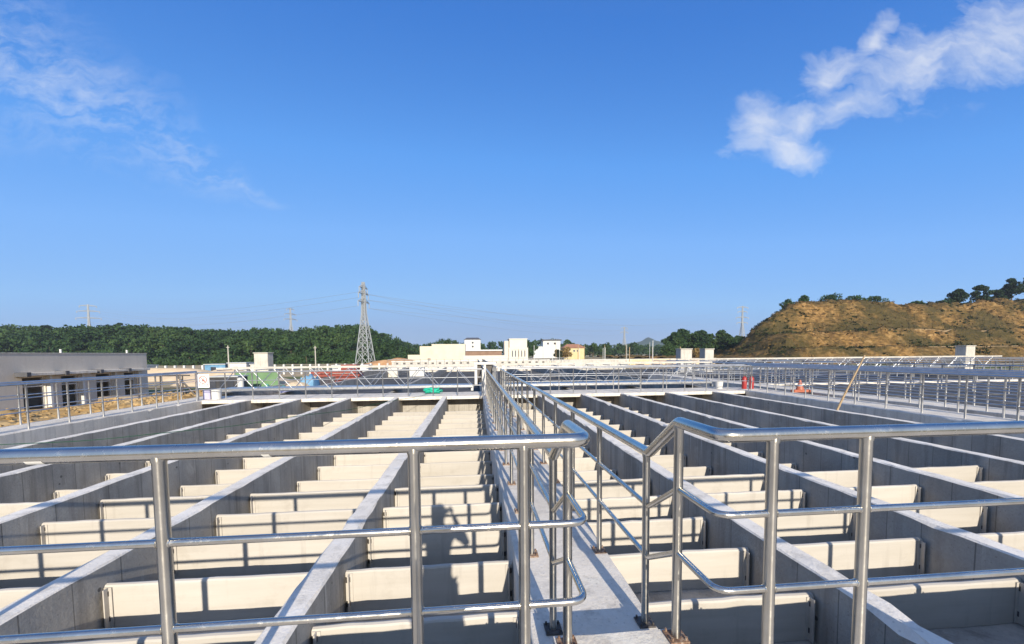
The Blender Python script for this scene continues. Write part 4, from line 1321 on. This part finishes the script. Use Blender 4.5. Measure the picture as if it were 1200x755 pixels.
for sx in (-.13, .16):
    skin_mesh('shoe', [(sx - .005, py - .07, .255), (sx, py + .05, .25), (sx, py + .16, .24)], [(0, 1), (1, 2)], [.05, .05, .04], M['black'], root)
skin_mesh('hair', [(-.01, py - .05, 1.84), (-.01, py - .04, 1.93), (-.01, py + .02, 1.985)], [(0, 1), (1, 2)], [.085, .095, .06], M['hair'], root)
mb = MB(); mb.tube([(-.01, py + .105, 1.875), (-.01, py + .125, 1.845), (-.01, py + .10, 1.835)], [.010, .016, .012], 8)
mb.build('nose', M['skin'], root, WORLD[root.name], 60)
for sx in (-.045, .025):
    MB().tube([(sx, py + .092, 1.885), (sx, py + .104, 1.885)], [.014, .009], 8).build('eye', M['black'], root, WORLD[root.name], 60)
MB().tube([(-.035, py + .098, 1.80), (.015, py + .098, 1.80)], .008, 6).build('mouth', M['skin'], root, WORLD[root.name], 60)
ph = MB().bevbox(-.095, .085, -.028, -.020, 1.748, 1.828, .003)
tag(ph.build('phone', M['black'], None, (0, -.024, 1.79)), 'black phone held sideways by the person on the deck', 'phone')

hz_m = bpy.data.materials.new('haze_air'); hz_m.use_nodes = True
ht = hz_m.node_tree; ht.nodes.remove(ht.nodes['Principled BSDF'])
pv = ht.nodes.new('ShaderNodeVolumePrincipled'); pv.inputs['Color'].default_value = (.80, .88, 1, 1); pv.inputs['Density'].default_value = .00022; pv.inputs['Anisotropy'].default_value = .1
ht.links.new(pv.outputs[0], ht.nodes['Material Output'].inputs['Volume'])
tag(MB().box(-3050, 3050, -450, 3050, -2.4, 72).build('haze', hz_m), kind='stuff')

# ------------------------------------------------------------------ sky, sun, camera
SUN = Vector((.088, -1, .39)).normalized()
world = bpy.data.worlds.new('World'); scene.world = world; world.use_nodes = True
wt = world.node_tree
for n in list(wt.nodes): wt.nodes.remove(n)


def wn(typ, **kw):
    nd = wt.nodes.new(typ)
    for k, v in kw.items():
        if k.startswith('i_'): nd.inputs[k[2:].replace('_', ' ')].default_value = v
        else: setattr(nd, k, v)
    return nd


def wl(a, b_): wt.links.new(a, b_)


def wm(op, a, b_=0.0, clamp=False):
    nd = wn('ShaderNodeMath', operation=op, use_clamp=clamp)
    for s, v in ((nd.inputs[0], a), (nd.inputs[1], b_)):
        if hasattr(v, 'links'): wl(v, s)
        else: s.default_value = v
    return nd.outputs[0]


SKY_STRENGTH = .12
sky = wn('ShaderNodeTexSky', sky_type='NISHITA', sun_disc=False, sun_elevation=math.asin(SUN.z), sun_rotation=math.atan2(SUN.x, SUN.y),
         altitude=0, air_density=1.0, dust_density=.6, ozone_density=3.5)
sp = wn('ShaderNodeSeparateColor'); wl(sky.outputs[0], sp.inputs[0])
hs = wn('ShaderNodeValToRGB')               # tone curve of the sky: deep blue aloft, paler towards the horizon
wl(wm('MULTIPLY', sp.outputs[0], .065), hs.inputs['Fac'])
k = 1 / SKY_STRENGTH
e = hs.color_ramp.elements
STOPS = [(p * .5, c) for p, c in ((.05, (.050, .112, .31)), (.092, (.036, .148, .470)), (.158, (.088, .264, .64)), (.252, (.152, .338, .69)), (.456, (.212, .392, .66)), (.69, (.228, .345, .545)), (.85, (.23, .34, .51)), (1.15, (.32, .37, .45)), (2.0, (1.0, .84, .62)))]
while len(e) < len(STOPS): e.new(.5)
for el, (p, c) in zip(e, STOPS): el.position = p; el.color = tuple(v * k / 8 for v in c) + (1,)
vm = wn('ShaderNodeVectorMath', operation='SCALE'); wl(hs.outputs['Color'], vm.inputs[0]); vm.inputs['Scale'].default_value = 8
tc = wn('ShaderNodeTexCoord')
sx = wn('ShaderNodeSeparateXYZ'); wl(tc.outputs['Generated'], sx.inputs[0])
yy = wm('MAXIMUM', sx.outputs[1], .02)
uu, vv = wm('DIVIDE', sx.outputs[0], yy), wm('DIVIDE', sx.outputs[2], yy)
cuv = wn('ShaderNodeCombineXYZ'); wl(uu, cuv.inputs[0]); wl(vv, cuv.inputs[1])


def wnoise(scale, stretch, rotz, detail=7, rough=.6, dist=0.0):
    mp = wn('ShaderNodeMapping'); mp.inputs['Scale'].default_value = stretch; mp.inputs['Rotation'].default_value = (0, 0, rotz)
    mp.vector_type = 'TEXTURE' if False else 'POINT'
    wl(cuv.outputs[0], mp.inputs[0])
    nd = wn('ShaderNodeTexNoise', i_Scale=scale, i_Detail=detail, i_Roughness=rough, i_Distortion=dist); wl(mp.outputs[0], nd.inputs['Vector'])
    return nd.outputs['Fac']


def blob(cx, cy, rx, ry, rot):
    sb = wn('ShaderNodeVectorMath', operation='SUBTRACT'); wl(cuv.outputs[0], sb.inputs[0]); sb.inputs[1].default_value = (cx, cy, 0)
    ro = wn('ShaderNodeVectorRotate', rotation_type='Z_AXIS'); wl(sb.outputs[0], ro.inputs['Vector']); ro.inputs['Angle'].default_value = -rot
    dv = wn('ShaderNodeVectorMath', operation='DIVIDE'); wl(ro.outputs[0], dv.inputs[0]); dv.inputs[1].default_value = (rx, ry, 1)
    le = wn('ShaderNodeVectorMath', operation='LENGTH'); wl(dv.outputs[0], le.inputs[0])
    return wm('SUBTRACT', 1.0, le.outputs['Value'], True)


def union(bs):
    o = bs[0]
    for x in bs[1:]: o = wm('MAXIMUM', o, x)
    return o


# CLOUDS
CLOUD_R = [(1.42, .83, .40, .19, .42), (1.17, .745, .30, .14, .42), (.92, .70, .15, .10, .5), (.98, .635, .30, .09, .3), (.735, .565, .17, .11, .9), (.80, .535, .19, .085, -.15), (.86, .60, .16, .07, .3), (1.05, .80, .14, .05, .9)]
CLOUD_L = [(-1.2, .78, .55, .26, -.5), (-.92, .62, .42, .15, -.55), (-.74, .52, .34, .085, -.55), (-.58, .43, .22, .03, -.5)]
warp = wn('ShaderNodeTexNoise', i_Scale=5.0, i_Detail=4, i_Roughness=.6); wl(cuv.outputs[0], warp.inputs['Vector'])
ws = wn('ShaderNodeVectorMath', operation='SUBTRACT'); wl(warp.outputs['Color'], ws.inputs[0]); ws.inputs[1].default_value = (.5, .5, .5)
wsc = wn('ShaderNodeVectorMath', operation='SCALE'); wl(ws.outputs[0], wsc.inputs[0]); wsc.inputs['Scale'].default_value = .16
wad = wn('ShaderNodeVectorMath', operation='ADD'); wl(cuv.outputs[0], wad.inputs[0]); wl(wsc.outputs[0], wad.inputs[1])
cuv = wad
mr = union([blob(*p) for p in CLOUD_R])
nr = wnoise(4.6, (.7, 2.0, 1), -.5, 12, .6, .2)
nr2 = wnoise(15, (.6, 2.2, 1), -.6, 6, .6, .2)
nn = wm('ADD', wm('MULTIPLY', nr, 1.25), wm('MULTIPLY', nr2, .45))
dr = wm('MULTIPLY', wm('SUBTRACT', wm('ADD', wm('MULTIPLY', mr, .9), wm('MULTIPLY', nn, 1.25)), 1.28), 1.15, True)
dr = wm('MULTIPLY', dr, wm('MULTIPLY', mr, 3.2, True))
ml = union([blob(*p) for p in CLOUD_L])
nl = wnoise(24, (.55, 1.5, 1), .6, 8, .62, .15)
nl2 = wnoise(4.5, (.6, 1.8, 1), .5, 5, .55)
dl = wm('MULTIPLY', wm('SUBTRACT', wm('ADD', wm('MULTIPLY', nl, 1.1), wm('MULTIPLY', nl2, 1.0)), .93), 1.7, True)
dl = wm('MULTIPLY', wm('MULTIPLY', dl, wm('MULTIPLY', ml, 1.5, True)), .48, True)
dens = wm('MULTIPLY', wm('MAXIMUM', wm('MULTIPLY', dr, .78), dl), wm('GREATER_THAN', sx.outputs[1], .03), True)
vn = wn('ShaderNodeTexNoise', i_Scale=1.6, i_Detail=6, i_Roughness=.55); wl(tc.outputs['Generated'], vn.inputs['Vector'])
back = wm('MULTIPLY', wm('SUBTRACT', .12, sx.outputs[1]), 2.2, True)
high = wm('MULTIPLY', wm('SUBTRACT', sx.outputs[2], .72), 4.0, True)
fill_veil = wm('MULTIPLY', wm('MAXIMUM', back, high), wm('MULTIPLY', wm('SUBTRACT', vn.outputs['Fac'], .12), 1.75, True), True)  # unseen cloud veil behind and above the camera, added for neutral fill
dens = wm('MAXIMUM', dens, wm('MULTIPLY', fill_veil, .36))
mixc = wn('ShaderNodeMix', data_type='RGBA'); wl(dens, mixc.inputs[0]); wl(vm.outputs[0], mixc.inputs[6]); mixc.inputs[7].default_value = (5.2, 5.35, 5.6, 1)
bg = wn('ShaderNodeBackground', i_Strength=SKY_STRENGTH); wl(mixc.outputs[2], bg.inputs['Color'])
wo = wn('ShaderNodeOutputWorld'); wl(bg.outputs[0], wo.inputs['Surface'])

sun = bpy.data.lights.new('sun', 'SUN'); sun.energy = 5.0; sun.angle = R(.5); sun.color = (1, .91, .77)
so = bpy.data.objects.new('sun', sun); col.objects.link(so)
so.rotation_euler = (-SUN).to_track_quat('-Z', 'Y').to_euler(); so.location = (20, -60, 40)

F, CX, CY, W, H = 468.9, 600.0, 441.9, 1200.0, 755.0
yaw, pit, rol = R(5.30), R(-3.29), R(-.52)
fw = Vector((math.sin(yaw) * math.cos(pit), math.cos(yaw) * math.cos(pit), math.sin(pit)))
rt = Vector((math.cos(yaw), -math.sin(yaw), 0)); up = rt.cross(fw)
r2, u2 = rt * math.cos(rol) + up * math.sin(rol), -rt * math.sin(rol) + up * math.cos(rol)
cam = bpy.data.cameras.new('camera'); co = bpy.data.objects.new('camera', cam); col.objects.link(co)
co.matrix_world = Matrix(((r2.x, u2.x, -fw.x, 0), (r2.y, u2.y, -fw.y, 0), (r2.z, u2.z, -fw.z, 1.8), (0, 0, 0, 1)))
cam.sensor_fit = 'HORIZONTAL'; cam.sensor_width = 36; cam.lens = F / W * 36
cam.shift_y = (CY - H / 2) / W
cam.clip_start = .05; cam.clip_end = 9000
scene.camera = co
scene.view_settings.view_transform = 'Standard'; scene.view_settings.look = 'None'
scene.view_settings.exposure = .5; scene.view_settings.gamma = 1; scene.view_settings.use_curve_mapping = False
scene.render.resolution_x, scene.render.resolution_y = 1024, 644
scene.render.engine = 'CYCLES'
